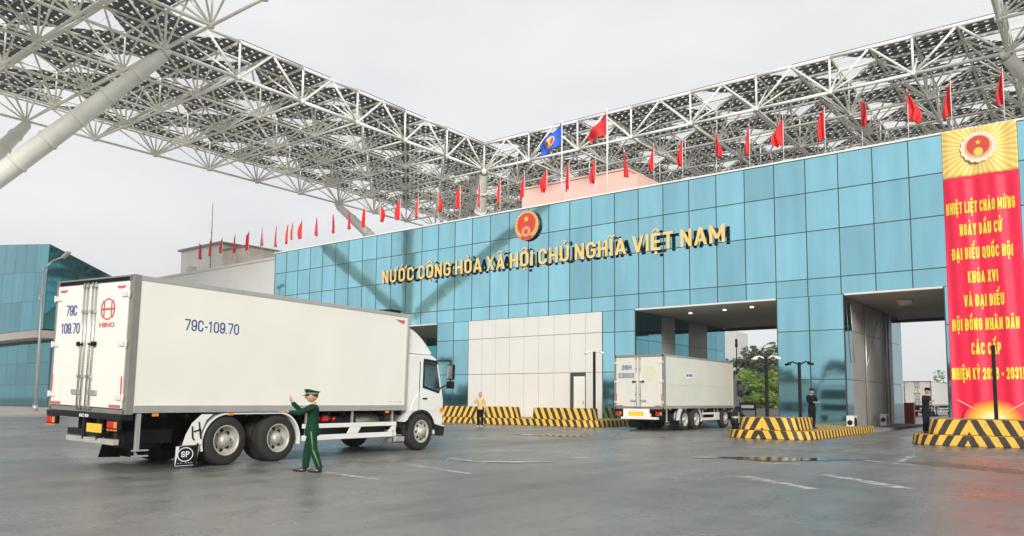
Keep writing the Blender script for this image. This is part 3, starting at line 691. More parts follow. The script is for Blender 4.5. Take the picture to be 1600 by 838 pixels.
def asean(p):
    p('white_ring', circ(.20, .30), m_paper, 2); p('red_disc', circ(.18, .27), m_emred, 3)
    sheaf = [(-.11, -.2), (-.05, -.23), (.05, -.23), (.11, -.2), (.035, 0), (.10, .2), (.05, .23), (-.05, .23), (-.10, .2), (-.035, 0)]
    p('yellow_sheaf', sheaf, m_gold2, 4)
def vn(p):
    st = []
    for i in range(10):
        a = R(90 + i * 36); r_ = 1 if i % 2 == 0 else .4; st.append((.15 * r_ * math.cos(a), -.24 * r_ * math.sin(a)))
    p('yellow_star', st, m_gold2, 3)
bigflag('blue_flag', 'blue flag with red disc and yellow sheaf on a tall roof pole', -25.75, 18.5, 1.75, 1.40, m_flagb, .80, .42, asean)
bigflag('national_flag', 'large red flag on a tall roof pole beside the blue flag', -22.55, 18.5, 1.45, 1.42, m_flag, .92, .72)

# ---- roof block, grey side wall building, rooftop hut
rb = thing('roof_block', 'pale pink rendered stair block rising behind the facade top', 'building', (-26.7, 41.4, 12.9))
bm = new(); bx(bm, -4.2, 3.9, 0, 6, 0, 2.75); bx(bm, 3.9, 4.6, .01, 5.9, 0, 2.35); obj('wall', bm, m_pink, rb)
bm = new(); bx(bm, -4.3, 4.0, -.1, 6.1, 2.752, 2.85); obj('roof', bm, m_pink, rb)
sb = thing('grey_side_building', 'plain grey walled building left of the glass gate', 'building', (-54, YF + .6, 0))
bm = new(); bx(bm, -36, 1.0, 0, 12, 0, 12.75); obj('wall', bm, m_wall, sb)
bm = new(); bx(bm, -36.1, 1.05, -.08, .35, 12.752, 12.95); bx(bm, -13.3, -12.7, -.1, .6, 12.96, 13.5); obj('parapet', bm, mat('pale_parapet', (.55, .54, .51), .7), sb)
hut = thing('rooftop_hut', 'weathered concrete rooftop hut behind the leftmost flags', 'building', (-72.0, 43.4, 12.75))
m_hut = mat('weathered_render', (.74, .66, .57), .85, 0, .35, .6, .3, 4)
bm = new(); bx(bm, -6.2, 1.5, 0, 6, 0, 4.2); obj('wall', bm, mat('pale_render', (.74, .73, .70), .8, 0, .12, .5), hut)
bm = new(); bx(bm, 1.502, 6.0, -.01, 5.5, 0, 3.4); obj('annex_wall', bm, m_hut, hut)
bm = new(); bx(bm, -6.4, 1.8, -.3, 6.2, 4.202, 4.4); bx(bm, 1.805, 6.2, -.2, 5.7, 3.402, 3.55); obj('roof', bm, m_conc, hut)
ms_ = thing('antenna_mast', 'thin tall antenna mast beside the rooftop hut', 'antenna', (-71.6, 42.9, 12.75))
bm = new(); tube(bm, (0, 0, 0), (0, 0, 8.6), .07, .025, 6); obj('mast', bm, m_conc, ms_); bm = new(); tube(bm, (-.35, 0, 4.4), (.35, 0, 4.4), .02); tube(bm, (0, -.2, 5.4), (0, .2, 5.4), .02); obj('crossbar', bm, m_conc, ms_)

# ================================================================ LEFT GLASS BUILDING
lg = thing('glass_terminal', 'angular teal glass building on the far left behind the white truck', 'building', (-91, 35.6, 0))
LO = Vector((-91, 35.6, 0))
# faces given as quads split into panes by bilinear interpolation
def quad_panes(name, q4, nu, nv, mm, par, gap=.02, jit=.02, seed=1):
    bm = new(); lay = bm.loops.layers.float_color.new('pane'); rnd = random.Random(seed)
    a, b, c, d = [Vector(p) for p in q4]   # bl, br, tr, tl
    P = lambda u, v: (a * (1 - u) + b * u) * (1 - v) + (d * (1 - u) + c * u) * v
    nrm = (b - a).cross(d - a).normalized()
    for i in range(nu):
        for j in range(nv):
            u0, u1, v0, v1 = i / nu, (i + 1) / nu, j / nv, (j + 1) / nv; g_ = gap / max(1e-6, (b - a).length / nu) / nu; gv = gap / max(1e-6, (d - a).length / nv) / nv
            k1, k2 = rnd.uniform(-jit, jit), rnd.uniform(-jit, jit)
            cs = [(u0 + g_, v0 + gv, -k1 - k2), (u1 - g_, v0 + gv, k1 - k2), (u1 - g_, v1 - gv, k1 + k2), (u0 + g_, v1 - gv, -k1 + k2)]
            f = bm.faces.new([bm.verts.new(P(u, v) + nrm * (.03 + k * .3)) for u, v, k in cs]); pv_ = rnd.random()
            for lp in f.loops: lp[lay] = (pv_, pv_, pv_, 1)
    obj(name, bm, mm, par, fix=False)
    bm = new(); f = bm.faces.new([bm.verts.new(p - nrm * .03) for p in (a, b, c, d)]); o = obj('backing', bm, m_joint, par, fix=False)
    s = o.modifiers.new('s', 'SOLIDIFY'); s.thickness = .1; s.offset = 0
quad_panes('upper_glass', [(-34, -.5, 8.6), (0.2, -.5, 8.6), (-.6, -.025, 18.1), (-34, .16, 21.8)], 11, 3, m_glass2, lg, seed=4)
quad_panes('side_glass', [(.2, -.5, 8.6), (1.5, 22, 8.6), (1.485, 22, 8.8), (-.6, -.025, 18.1)], 8, 3, m_glass3, lg, seed=5)  # the dark reflection on this side is in the tint
quad_panes('lower_glass', [(-34, .8, .15), (-.8, .8, .15), (-.8, .8, 7.5), (-34, .8, 7.5)], 11, 3, m_glass3, lg, seed=6)  # darker lower reflections likewise carried by the tint
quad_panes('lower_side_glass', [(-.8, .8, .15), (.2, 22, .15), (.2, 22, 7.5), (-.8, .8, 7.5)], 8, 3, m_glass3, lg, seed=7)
bm = new(); prism_z(bm, [(-34, -1.4), (1.0, -1.4), (2.2, 22.5), (-34, 22.5)], 7.6, 8.4); obj('canopy_band', bm, mat('tan_band', (.42, .38, .34), .6), lg)
bm = new()
vs = [bm.verts.new(p) for p in ((-34, .5, 8.45), (-.3, .5, 8.45), (.9, 21.8, 8.45), (-34, 21.8, 8.45), (-34, 1.5, 21.4), (-1.0, .6, 17.8), (.6, 21.8, 8.7), (-34, 21.8, 14))]
for f in ((0, 1, 5, 4), (1, 2, 6, 5), (2, 3, 7, 6), (3, 0, 4, 7), (4, 5, 6), (4, 6, 7), (3, 2, 1, 0)): bm.faces.new([vs[i] for i in f])
obj('roof_shell', bm, m_glass2, lg)
bm = new(); bx(bm, -34, -.95, 1.0, 21.9, .1, 7.59); obj('core_wall', bm, m_joint, lg)
# lamp post in front
lp_ = thing('street_lamp', 'tall slim street lamp post left of the big white truck', 'street lamp', (-68.1, 26.1, .14))
bm = new(); tube(bm, (0, 0, 0), (0, 0, 11.6), .13, .065, 10); tube(bm, (0, 0, 0), (0, 0, .5), .2, .2, 10); obj('pole', bm, m_alu, lp_)
bm = new(); path(bm, [(0, 0, 11.5), (.5, .4, 12.2), (1.3, 1, 12.6)], .06, 8); obj('arm', bm, m_alu, lp_)
bm = new(); prism_y(bm, [(1.0, 12.45), (2.1, 12.75), (2.05, 12.9), (1.1, 12.68)], .85, 1.15); obj('lamp_head', bm, m_alu, lp_)
bm = new(); bx(bm, -.35, -.1, -.12, .12, 9.0, 9.35); bx(bm, -.12, .0, -.03, .03, 9.1, 9.2); obj('camera_box', bm, m_alu, lp_)

# ================================================================ SPACE FRAME CANOPY
H0 = 24.83; Bn = 5.687; NX, NY = -49.47, 25.6; DT = 2.75
can = thing('steel_canopy', 'white steel space frame canopy with dark pierced roof sheets over the yard', 'canopy', (NX, NY, 0))
XL, XR_, YN, YFF = -4, 12, -4, 10      # bottom node index ranges, hole is 0..8 x 0..6
def cut(i, j): return (i > 2.6 and j < .4 and i < 7.4) or (i > 7.4 and j < -.6)
def inring(i, j): return not cut(i, j) and XL <= i <= XR_ and YN <= j <= YFF and not (0 < i < 8 and 0 < j < 6)
def inringf(a, b, e=.5): return not cut(a, b) and XL - e <= a <= XR_ + e and YN - e <= b <= YFF + e and not (0 < a < 8 and 0 < b < 6)
def bp(i, j): return Vector((i * Bn, j * Bn, H0))
def tp(i, j): return Vector((i * Bn, j * Bn, H0 + DT))
rest = new(); nodes = new(); sheets = new(); purl = new()
edge = []      # members of the front trusses become parts of their own
for i in range(XL, XR_ + 1):
    for j in range(YN, YFF + 1):
        if not inring(i, j): continue
        near_edge = (i == 0 and 0 <= j <= 6) or (j == 6 and 0 <= i <= 8)
        p = bp(i, j); tube(nodes, p - Vector((0, 0, .16)), p + Vector((0, 0, .16)), .2, .2, 8)
        for di, dj in ((1, 0), (0, 1)):
            if inring(i + di, j + dj) and not (0 < i + di * .5 < 8 and 0 < j + dj * .5 < 6):
                e = (i == 0 and di == 0 and 0 <= j < 6) or (j == 6 and dj == 0 and 0 <= i < 8)
                if e: edge.append(('bottom_chord', p, bp(i + di, j + dj), .14))
                else: tube(rest, p, bp(i + di, j + dj), .105, seg=6, cap=False)
        for a in (-.5, 0, .5):
            for b in (-.5, 0, .5):
                u, w = i + a, j + b
                if not inringf(u, w): continue
                onedge = (i == 0 and a == 0 and 0 <= j <= 6 and 0 <= w <= 6) or (j == 6 and b == 0 and 0 <= i <= 8 and 0 <= u <= 8)
                if onedge: edge.append(('brace', p, tp(u, w), .09))
                else: tube(rest, p, tp(u, w), .074, seg=5, cap=False)
a = XL - .5
while a <= XR_ + .5:
    b = YN - .5
    while b <= YFF + .5:
        if inringf(a, b):
            p = tp(a, b); tube(nodes, p - Vector((0, 0, .12)), p + Vector((0, 0, .12)), .13, .13, 6)
            for da, db in ((.5, 0), (0, .5)):
                if inringf(a + da, b + db) and not (0 < a + da / 2 < 8 and 0 < b + db / 2 < 6):
                    e = (a == 0 and da == 0 and 0 <= b < 6) or (b == 6 and db == 0 and 0 <= a < 8)
                    if e:
                        if b == int(b) and da == 0: edge.append(('top_chord', p, tp(a, b + 1), .13))
                        if a == int(a) and db == 0: edge.append(('top_chord', p, tp(a + 1, b), .13))
                    else: tube(rest, p, tp(a + da, b + db), .085, seg=5, cap=False)
            # roof cell a..a+.5, b..b+.5
            if inringf(a + .25, b + .25) and a < XR_ + .5 and b < YFF + .5:
                z = Vector((0, 0, .22)); c0, c1, c2, c3 = tp(a, b) + z, tp(a + .5, b) + z, tp(a + .5, b + .5) + z, tp(a, b + .5) + z
                ia, ib = int(round(a * 2)), int(round(b * 2)); k = (ia % 2) * 2 + (ib % 2)
                tris = ((c0, c1, c2), (c0, c2, c3)) if (ia + ib) % 2 == 0 else ((c0, c1, c3), (c1, c2, c3))
                rr = random.Random(ia * 31 + ib * 7)
                for t_i, tr in enumerate(tris):
                    if (k == 0 and t_i == 1 and (ia // 2) % 2 == 0) or (k == 3 and t_i == 0 and (ib // 2 + ia // 2) % 2 == 1) or (k == 1 and t_i == 0 and (ia // 2 + ib // 2) % 2 == 0) or (k == 0 and t_i == 0 and (ia // 2 + 2 * (ib // 2)) % 4 == 1): continue
                    sheets.faces.new([sheets.verts.new(q) for q in tr])
                for s in (0, 1 / 3, 2 / 3):
                    tube(purl, c0.lerp(c3, s) - z * .35, c1.lerp(c2, s) - z * .35, .024, seg=4, cap=False)
        b += .5
    a += .5
for nm, p, q, r_ in edge:
    bm = new(); tube(bm, p, q, r_, seg=8); obj(nm, bm, m_steel, can)
o = obj('brace_lattice', rest, m_steel2, can, fix=False); o['kind'] = 'stuff'
o = obj('node_joint', nodes, m_steel2, can, fix=False); o['kind'] = 'stuff'
o = obj('roof_sheet', sheets, m_roof, can, fix=False); s = o.modifiers.new('s', 'SOLIDIFY'); s.thickness = .03
obj('purlin', purl, m_steel2, can, fix=False)['kind'] = 'stuff'
def column(ci, cj, zj, spread):
    J = Vector((ci * Bn, cj * Bn, zj)); bm = new(); seg = 12
    tube(bm, (J.x, J.y, 0), (J.x, J.y, zj + .5), .95, .8, 16)
    cobj = obj('column', bm, m_steel2, can)
    for a, b in spread:
        T = bp(a, b) - Vector((0, 0, .35)); n_ = 9; bm = new()
        prof = lambda t: .31 + .37 * math.sin(math.pi * min(1, max(0, (1 - t) * .62 + .12))) * (1 if t < .9 else .8)
        for k in range(n_):
            t0, t1 = k / n_, (k + 1) / n_
            tube(bm, J.lerp(T, t0), J.lerp(T, t1), prof(t0), prof(t1), 10, cap=False)
            tube(bm, J.lerp(T, t0 + .003), J.lerp(T, t0 + .012), prof(t0) + .07, prof(t0) + .07, 10)
        tube(bm, T, T + (T - J).normalized() * .5, .34, .2, 8)
        obj('limb', bm, m_steel2, cobj)
column(-2, -2, 10, ((0, 0), (-4, 0), (0, -4), (-4, -4)))
column(-2, 8, 10, ((0, 6), (-4, 6), (0, 10), (-4, 10)))
column(10, 8, 10, ((8, 6), (12, 6), (8, 10), (12, 10)))

# ================================================================ ISLANDS, BARRIERS
def plan(x0, x1, y0, y1, r):
    p = [(x1, y1), (x0, y1)]
    for k in range(7): a = R(180 + 90 * k / 6); p.append((x0 + r + r * math.cos(a), y0 + r + r * math.sin(a)))
    for k in range(7): a = R(270 + 90 * k / 6); p.append((x1 - r + r * math.cos(a), y0 + r + r * math.sin(a)))
    return p
def island(name, label, lowr, tiers, x0, rlow=.9):
    t = thing(name, label, 'barrier', (0, 0, 0), 0, 'striped concrete traffic islands')
    ms = mat_stripe('stripe_' + str(int(-x0 * 10)), x0); ms2 = mat_stripe('stripe_b' + str(int(-x0 * 10)), x0, off=.3)
    bm = new(); prism_z(bm, plan(*lowr[:4], rlow), 0, lowr[4], inset=.03); obj('kerb_base', bm, ms, t, bevel=.03)
    for q in tiers:
        bm = new(); prism_z(bm, plan(*q[:4], q[6]), q[4], q[5], inset=.05); obj('barrier_wall', bm, ms2, t, bevel=.03)
    return t
island('traffic_island', 'striped yellow and black island in front of the white clad wall', (-31.2, -20.0, 33.0, 37.3, .33),
       [(-31.0, -25.55, 33.5, 34.3, .332, .95, .3), (-24.35, -20.6, 33.5, 34.3, .332, .93, .3)], -28.1)
island('traffic_island', 'striped yellow and black island between the two vehicle openings', (-11.3, -8.1, 27.6, 37.3, .30),
       [(-10.9, -8.7, 28.0, 30.2, .302, .76, .5)], -9.9)
island('traffic_island', 'striped yellow and black island in front of the tall red banner', (-5.05, -.6, 27.6, 37.2, .33),
       [(-4.55, -.9, 28.0, 30.6, .332, .82, .4)], -3.35)
bm = new(); bx(bm, -12.3, -8.1, 37.3, 50, 0, .12); struct('booth_pavement', bm, m_conc)
bm = new(); bx(bm, -34.8, -20, 37.3, 50, 0, .11); struct('wall_pavement', bm, m_conc)

def post(label, x, y, z0, h, arms):
    t = thing('lamp_bollard', label, 'post', (x, y, z0), 0, 'black posts on the islands')
    bm = new(); bx(bm, -.055, .055, -.055, .055, 0, h); obj('pole', bm, m_black, t, bevel=.01)
    if arms:
        mm = m_white if arms == 'w' else m_black
        for s in (-1, 1):
            bm = new(); path(bm, [(s * .06, 0, h - .08), (s * .25, 0, h + .02), (s * .42, 0, h - .03)], .03, 6); tube(bm, (s * .34, 0, h - .03), (s * .56, 0, h - .1), .07, .045, 8)
            obj('lamp_arm', bm, mm, t)
post('black square post with two white lamp arms beside the dark clothed person', -10.15, 29.3, .76, 2.3, 'w')
post('black post with two black lamp arms rising behind the dark clothed person', -9.55, 31.4, .3, 2.62, 'b')
post('black post with white lamp arms in front of the white wall', -20.6, 33.9, .93, 2.9, 'w')
post('plain tall black post in front of the red banner', -2.72, 29.2, .82, 2.4, None)
# small sign stand, bollard, equipment
t = thing('sign_stand', 'small black framed sign stand on the striped middle island', 'sign', (-10.75, 28.9, .75))
bm = new(); bx(bm, -.32, .32, -.02, .02, .25, .55); bx(bm, -.32, -.28, -.021, .021, 0, .25); bx(bm, .28, .32, -.021, .021, 0, .25); obj('frame', bm, m_black, t)
bm = new(); bx(bm, -.24, .24, -.035, -.022, .34, .45); obj('sign_plate', bm, m_conc, t)
t = thing('short_bollard', 'short dark rubber bollard on the left end of the middle island', 'bollard', (-11.0, 28.25, .3))
bm = new(); tube(bm, (0, 0, 0), (0, 0, .62), .13, .1, 12); obj('body', bm, m_black, t); bm = new(); tube(bm, (0, 0, .4), (0, 0, .48), .125, .12, 12); obj('band', bm, m_alu, t)
for x, y, lb in ((-8.75, 36.0, 'white boxed air conditioner unit at the foot of the glass pillar'), (-8.95, 43.4, 'dark fronted air conditioner unit farther inside the second opening')):
    t = thing('air_conditioner', lb, 'air conditioner', (x, y, .12))
    bm = new(); bx(bm, -.2, .2, -.42, .42, .05, .85); obj('casing', bm, m_panel, t, bevel=.02)
    bm = new(); tube(bm, (.2, 0, .45), (.225, 0, .45), .3, .3, 20); obj('fan_grille', bm, m_black, t)
    bm = new(); tube(bm, (0, -.42, .45), (0, -.44, .45), .15, .15, 16); obj('side_vent', bm, m_black, t); t.scale = (.75, .75, .75)
t = thing('red_cabinet', 'small red cabinet standing beyond the second opening', 'cabinet', (-9.4, 52.5, 0))
bm = new(); bx(bm, -.27, .27, -.25, .25, 0, 1.35); obj('body', bm, mat('cabinet_red', (.5, .04, .03), .5), t, bevel=.02); bm = new(); bx(bm, -.2, .2, -.27, -.251, .25, 1.1); obj('door', bm, mat('cabinet_red2', (.38, .03, .03), .5), t)
t = thing('site_wall', 'low white boundary wall seen through the truck opening', 'wall', (-28, 72, 0))
bm = new(); bx(bm, -14, 12, 0, .3, 0, .62); obj('wall', bm, m_wall, t)
bm = new(); bx(bm, -14, 12, -.05, .35, .622, .70); obj('coping', bm, m_panel, t)

# ================================================================ TREES
def tree(name, label, x, y, h, cr_, leafm, seed, clumps=38, leaves=70, ls=.28, ratio=.75, low=.25):
    rnd = random.Random(seed); t = thing(name, label, 'tree' if 'bush' not in name else 'bush', (x, y, 0), 0, 'trees beyond the gate')
    bm = new(); top = Vector((rnd.uniform(-.4, .4), rnd.uniform(-.4, .4), h * .55)); pts = [Vector((0, 0, 0)), top * .5 + Vector((rnd.uniform(-.2, .2), 0, 0)), top]
    r0 = h * .022
    tube(bm, pts[0], pts[1], r0, r0 * .8, 8); tube(bm, pts[1], pts[2], r0 * .8, r0 * .6, 8)
    cl = []
    for k in range(clumps):
        a = rnd.uniform(0, 2 * math.pi); zz = rnd.uniform(low, 1); rr = cr_ * math.sqrt(max(.02, 1 - ((zz - .55) / .55) ** 2)) * rnd.uniform(.35, 1)
        cl.append(Vector((rr * math.cos(a), rr * math.sin(a), h * zz * rnd.uniform(.92, 1.0))))
    for c in cl[:14]: tube(bm, pts[2] * rnd.uniform(.6, 1), c, r0 * .35, r0 * .08, 5)
    obj('trunk', bm, m_bark, t)
    bm = new()
    for c in cl:
        R_ = cr_ * rnd.uniform(.20, .36)
        for i in range(leaves):
            d = Vector((rnd.gauss(0, 1), rnd.gauss(0, 1), rnd.gauss(0, 1))).normalized() * R_ * rnd.random() ** .4; d.z *= ratio
            p = c + d; q = Vector((rnd.gauss(0, 1), rnd.gauss(0, 1), rnd.gauss(0, 1) + .5)).to_track_quat('Z', 'Y'); s = ls * rnd.uniform(.6, 1.3)
            bm.faces.new([bm.verts.new(p + q @ Vector(v)) for v in ((-s, 0, 0), (0, -s * .5, 0), (s, 0, 0), (0, s * .5, 0))])
    obj('crown', bm, leafm, t, fix=False)
tree('leafy_tree', 'grey green tree seen through the truck opening beside the glass pillar', -36.6, 108, 9.4, 4.4, m_leaf, 1, 56, 90, .32)
tree('leafy_tree', 'lower grey green tree in the middle of the truck opening', -42.0, 112, 7.6, 3.8, m_leaf, 2, 50, 90, .32)
tree('leafy_tree', 'thin grey green tree directly above the cab of the second truck', -45.5, 110, 7.8, 3.3, m_leaf, 3, 26)
tree('leafy_tree', 'grey green tree half hidden at the left of the truck opening', -50, 112, 7.5, 3.5, m_leaf, 4, 28)
tree('lime_bush', 'bright lime bush right of the cab through the truck opening', -29.4, 82, 4.3, 3.0, m_leaf2, 5, 50, 110, .22, .8, .1)
tree('lime_bush', 'bright lime bush beside the glass pillar through the truck opening', -26.4, 80, 4.1, 2.6, m_leaf2, 6, 46, 110, .22, .8, .1)
tree('lime_bush', 'bright lime bush half hidden behind the second truck cab', -32.6, 83, 3.6, 2.5, m_leaf2, 7, 30, 90, .2, .8, .1)
tree('leafy_tree', 'small far tree seen over the trailer through the second opening', -20.5, 150, 7.0, 4.0, m_leaf, 8, 24)
tree('leafy_tree', 'far tree low on the skyline beside the red banner', -15.5, 152, 6.2, 4.0, m_leaf, 9, 24)
# trees and palm standing behind the photographer, seen only as reflections in the glass
for k, (x, y, h, s_) in enumerate(((-60, -42, 7, 3.5), (-43, -52, 7.5, 4), (-31, -46, 7, 3), (-21, -44, 6.5, 3), (8, -50, 8, 4), (22, -46, 8, 4))):
    tree('roadside_tree', 'dark tree mirrored in the glass, %s from the left' % ordn(k + 1), x, y, h, s_, m_leaf3, 20 + k, 26, 60, .35)
bm = new(); rnd = random.Random(99)
for k in range(9000):
    x = rnd.uniform(-230, 30); hh = 5.2 + 1.6 * math.sin(x * .21) + 1.0 * math.sin(x * .57 + 1); z = hh * rnd.random() ** .8; y = -66 + rnd.uniform(-2.5, 2.5)
    q = Vector((rnd.gauss(0, 1), rnd.gauss(0, 1), rnd.gauss(0, 1))).to_track_quat('Z', 'Y'); s_ = rnd.uniform(.5, 1.0)
    bm.faces.new([bm.verts.new(Vector((x, y, z)) + q @ Vector(v)) for v in ((-s_, 0, 0), (0, -s_ * .6, 0), (s_, 0, 0), (0, s_ * .6, 0))])
o = obj('tree_belt', bm, m_leaf3, fix=False); tag(o, 'low dark belt of trees mirrored along the foot of the glass', 'trees', kind='stuff')
for k, (x, y, h) in enumerate(((-104, -40, 9.5), (-97, -44, 8.2), (-88, -40, 9.0))):
    t = thing('palm_tree', 'palm tree mirrored in the glass by the white cladding, %s from the left' % ordn(k + 1), 'palm', (x, y, 0), 0, 'palms behind the yard')
    bm = new(); tube(bm, (0, 0, 0), (.2, 0, h * .5), .22, .17, 8); tube(bm, (.2, 0, h * .5), (.1, 0, h), .17, .12, 8); obj('trunk', bm, m_bark, t)
    bm = new(); rnd = random.Random(k)
    for f_ in range(16):
        a = 2 * math.pi * f_ / 16 + rnd.uniform(-.2, .2); up = rnd.uniform(.1, 1.0); prev = None
        for q_ in range(7):
            u = q_ / 6; r__ = 2.4 * u; p = Vector((.1 + r__ * math.cos(a), r__ * math.sin(a), h + up * u * 1.6 - 2.2 * u * u)); wv = Vector((-math.sin(a), math.cos(a), -.3)) * (.42 * math.sin(math.pi * min(1, u + .12)) + .02)
            cur = (bm.verts.new(p - wv), bm.verts.new(p + wv))
            if prev: bm.faces.new((prev[0], cur[0], cur[1], prev[1]))
            prev = cur
    obj('crown', bm, m_leaf3, t, fix=False)
tw = thing('distant_tower', 'pale grey high rise with a gold sign seen through the truck opening', 'building', (-113, 272, 0))
bm = new(); bx(bm, -5.5, 3.2, 0, 14, 0, 31); bx(bm, 3.21, 7.5, 1, 13, 0, 27); obj('wall', bm, m_tower, tw)
bm = new()
for z in range(2, 30, 3): bx(bm, -5.3, 3.0, -.05, -.01, z, z + .4)
obj('window_band', bm, mat('tower_band', (.42, .43, .45), .5), tw)
bm = new(); bx(bm, -1.2, .9, -.3, -.06, 20.5, 26.5); obj('sign_panel', bm, m_golds, tw)
t = thing('far_mast', 'thin dark mast among the trees beyond the truck opening', 'mast', (-38.6, 100, 0)); bm = new(); tube(bm, (0, 0, 0), (0, 0, 9.6), .12, .07, 6); obj('pole', bm, m_black, t); bm = new(); tube(bm, (0, 0, 8.6), (0, 0, 9.7), .2, .16, 8); obj('cap', bm, m_black, t)

# ================================================================ TRUCKS
def wheel(par, x, y, side, r=.49, w=.27, rim=None, dual=False, front=False):
    # side -1 = right hand side, outer face towards -y
    bm = new(); s = side
    prof = [(r * .60, -w / 2), (r * .90, -w / 2 - .01), (r * .98, -w / 2 + .03), (r, -w / 2 + .07), (r, w / 2 - .07), (r * .98, w / 2 - .03), (r * .9, w / 2), (r * .6, w / 2)]
    # tread grooves
    lathe_y(bm, prof, 36)
    for k in range(40):
        a = 2 * math.pi * k / 40
        c, s_ = math.cos(a), math.sin(a); p = Vector((c * r * 1.0, 0, s_ * r * 1.0)); 
        q = Vector((-s_, 0, c)) * .014
        for yy in (-w / 2 + .095, w / 2 - .095):
            v = [bm.verts.new(p + q * g1 + Vector((c * g2 * .004, yy + g3 * .022, s_ * g2 * .004))) for g2 in (-1, 1) for g1, g3 in ((-1, -1), (1, -1), (1, 1), (-1, 1))]
            for f in ((4, 5, 6, 7), (0, 1, 5, 4), (1, 2, 6, 5), (2, 3, 7, 6), (3, 0, 4, 7)): bm.faces.new([v[i] for i in f])
    ty = obj('tyre', bm, m_tyre)
    root = bpy.data.objects.new('wheel', None); COL.objects.link(root); root.parent = par; root.location = (x, y, r)
    if side > 0: root.rotation_euler = (0, 0, math.pi)
    ty.parent = root
    bm = new(); ro = r * .60
    if front:
        pr = [(ro * 1.02, -w / 2 - .012), (ro * .95, -w / 2 - .02), (ro * .88, -w / 2 + .0), (ro * .82, -w / 2 + .05), (ro * .78, -w / 2 + .02), (ro * .62, -w / 2 - .005), (ro * .46, -w / 2 - .012), (ro * .42, -w / 2 - .05), (ro * .38, -w / 2 - .09), (ro * .1, -w / 2 - .10), (.001, -w / 2 - .10)]
    else:
        pr = [(ro * 1.02, -w / 2 - .012), (ro * .95, -w / 2 - .02), (ro * .9, -w / 2 + .02), (ro * .86, -w / 2 + .13), (ro * .70, -w / 2 + .15), (ro * .48, -w / 2 + .14), (ro * .44, -w / 2 + .08), (ro * .40, -w / 2 + .02), (ro * .3, -w / 2 - .02), (.001, -w / 2 - .02)]
    lathe_y(bm, pr, 30)
    yb = -w / 2 + (.148 if not front else .012)
    for k in range(8):
        a = 2 * math.pi * k / 8; c, s_ = math.cos(a) * ro * .66, math.sin(a) * ro * .66
        tube(bm, (c, yb, s_), (c, yb - .018, s_), .036, .036, 8, mi=1)
    for k in range(10):
        a = 2 * math.pi * (k + .5) / 10; c, s_ = math.cos(a) * ro * .52, math.sin(a) * ro * .52
        tube(bm, (c, yb, s_), (c, yb - .045, s_), .016, .014, 6, mi=2)
    obj('rim', bm, [rim or m_rim, m_black, m_chrome], root)
    return root
def rounded_arch(x, r, z, n=14, a0=180, a1=0):
    return [(x + r * math.cos(R(a0 + (a1 - a0) * k / n)), z + r * math.sin(R(a0 + (a1 - a0) * k / n))) for k in range(n + 1)]
def hoop(bm, cx, cz, r, th, a0, a1, y0, y1, n=16):     # curved fender strip
    for k in range(n):
        t0, t1 = R(a0 + (a1 - a0) * k / n), R(a0 + (a1 - a0) * (k + 1) / n)
        pr = [(cx + r * math.cos(t0), cz + r * math.sin(t0)), (cx + r * math.cos(t1), cz + r * math.sin(t1)), (cx + (r + th) * math.cos(t1), cz + (r + th) * math.sin(t1)), (cx + (r + th) * math.cos(t0), cz + (r + th) * math.sin(t0))]
        prism_y(bm, pr, y0, y1)
    bmesh.ops.remove_doubles(bm, verts=bm.verts, dist=1e-4)

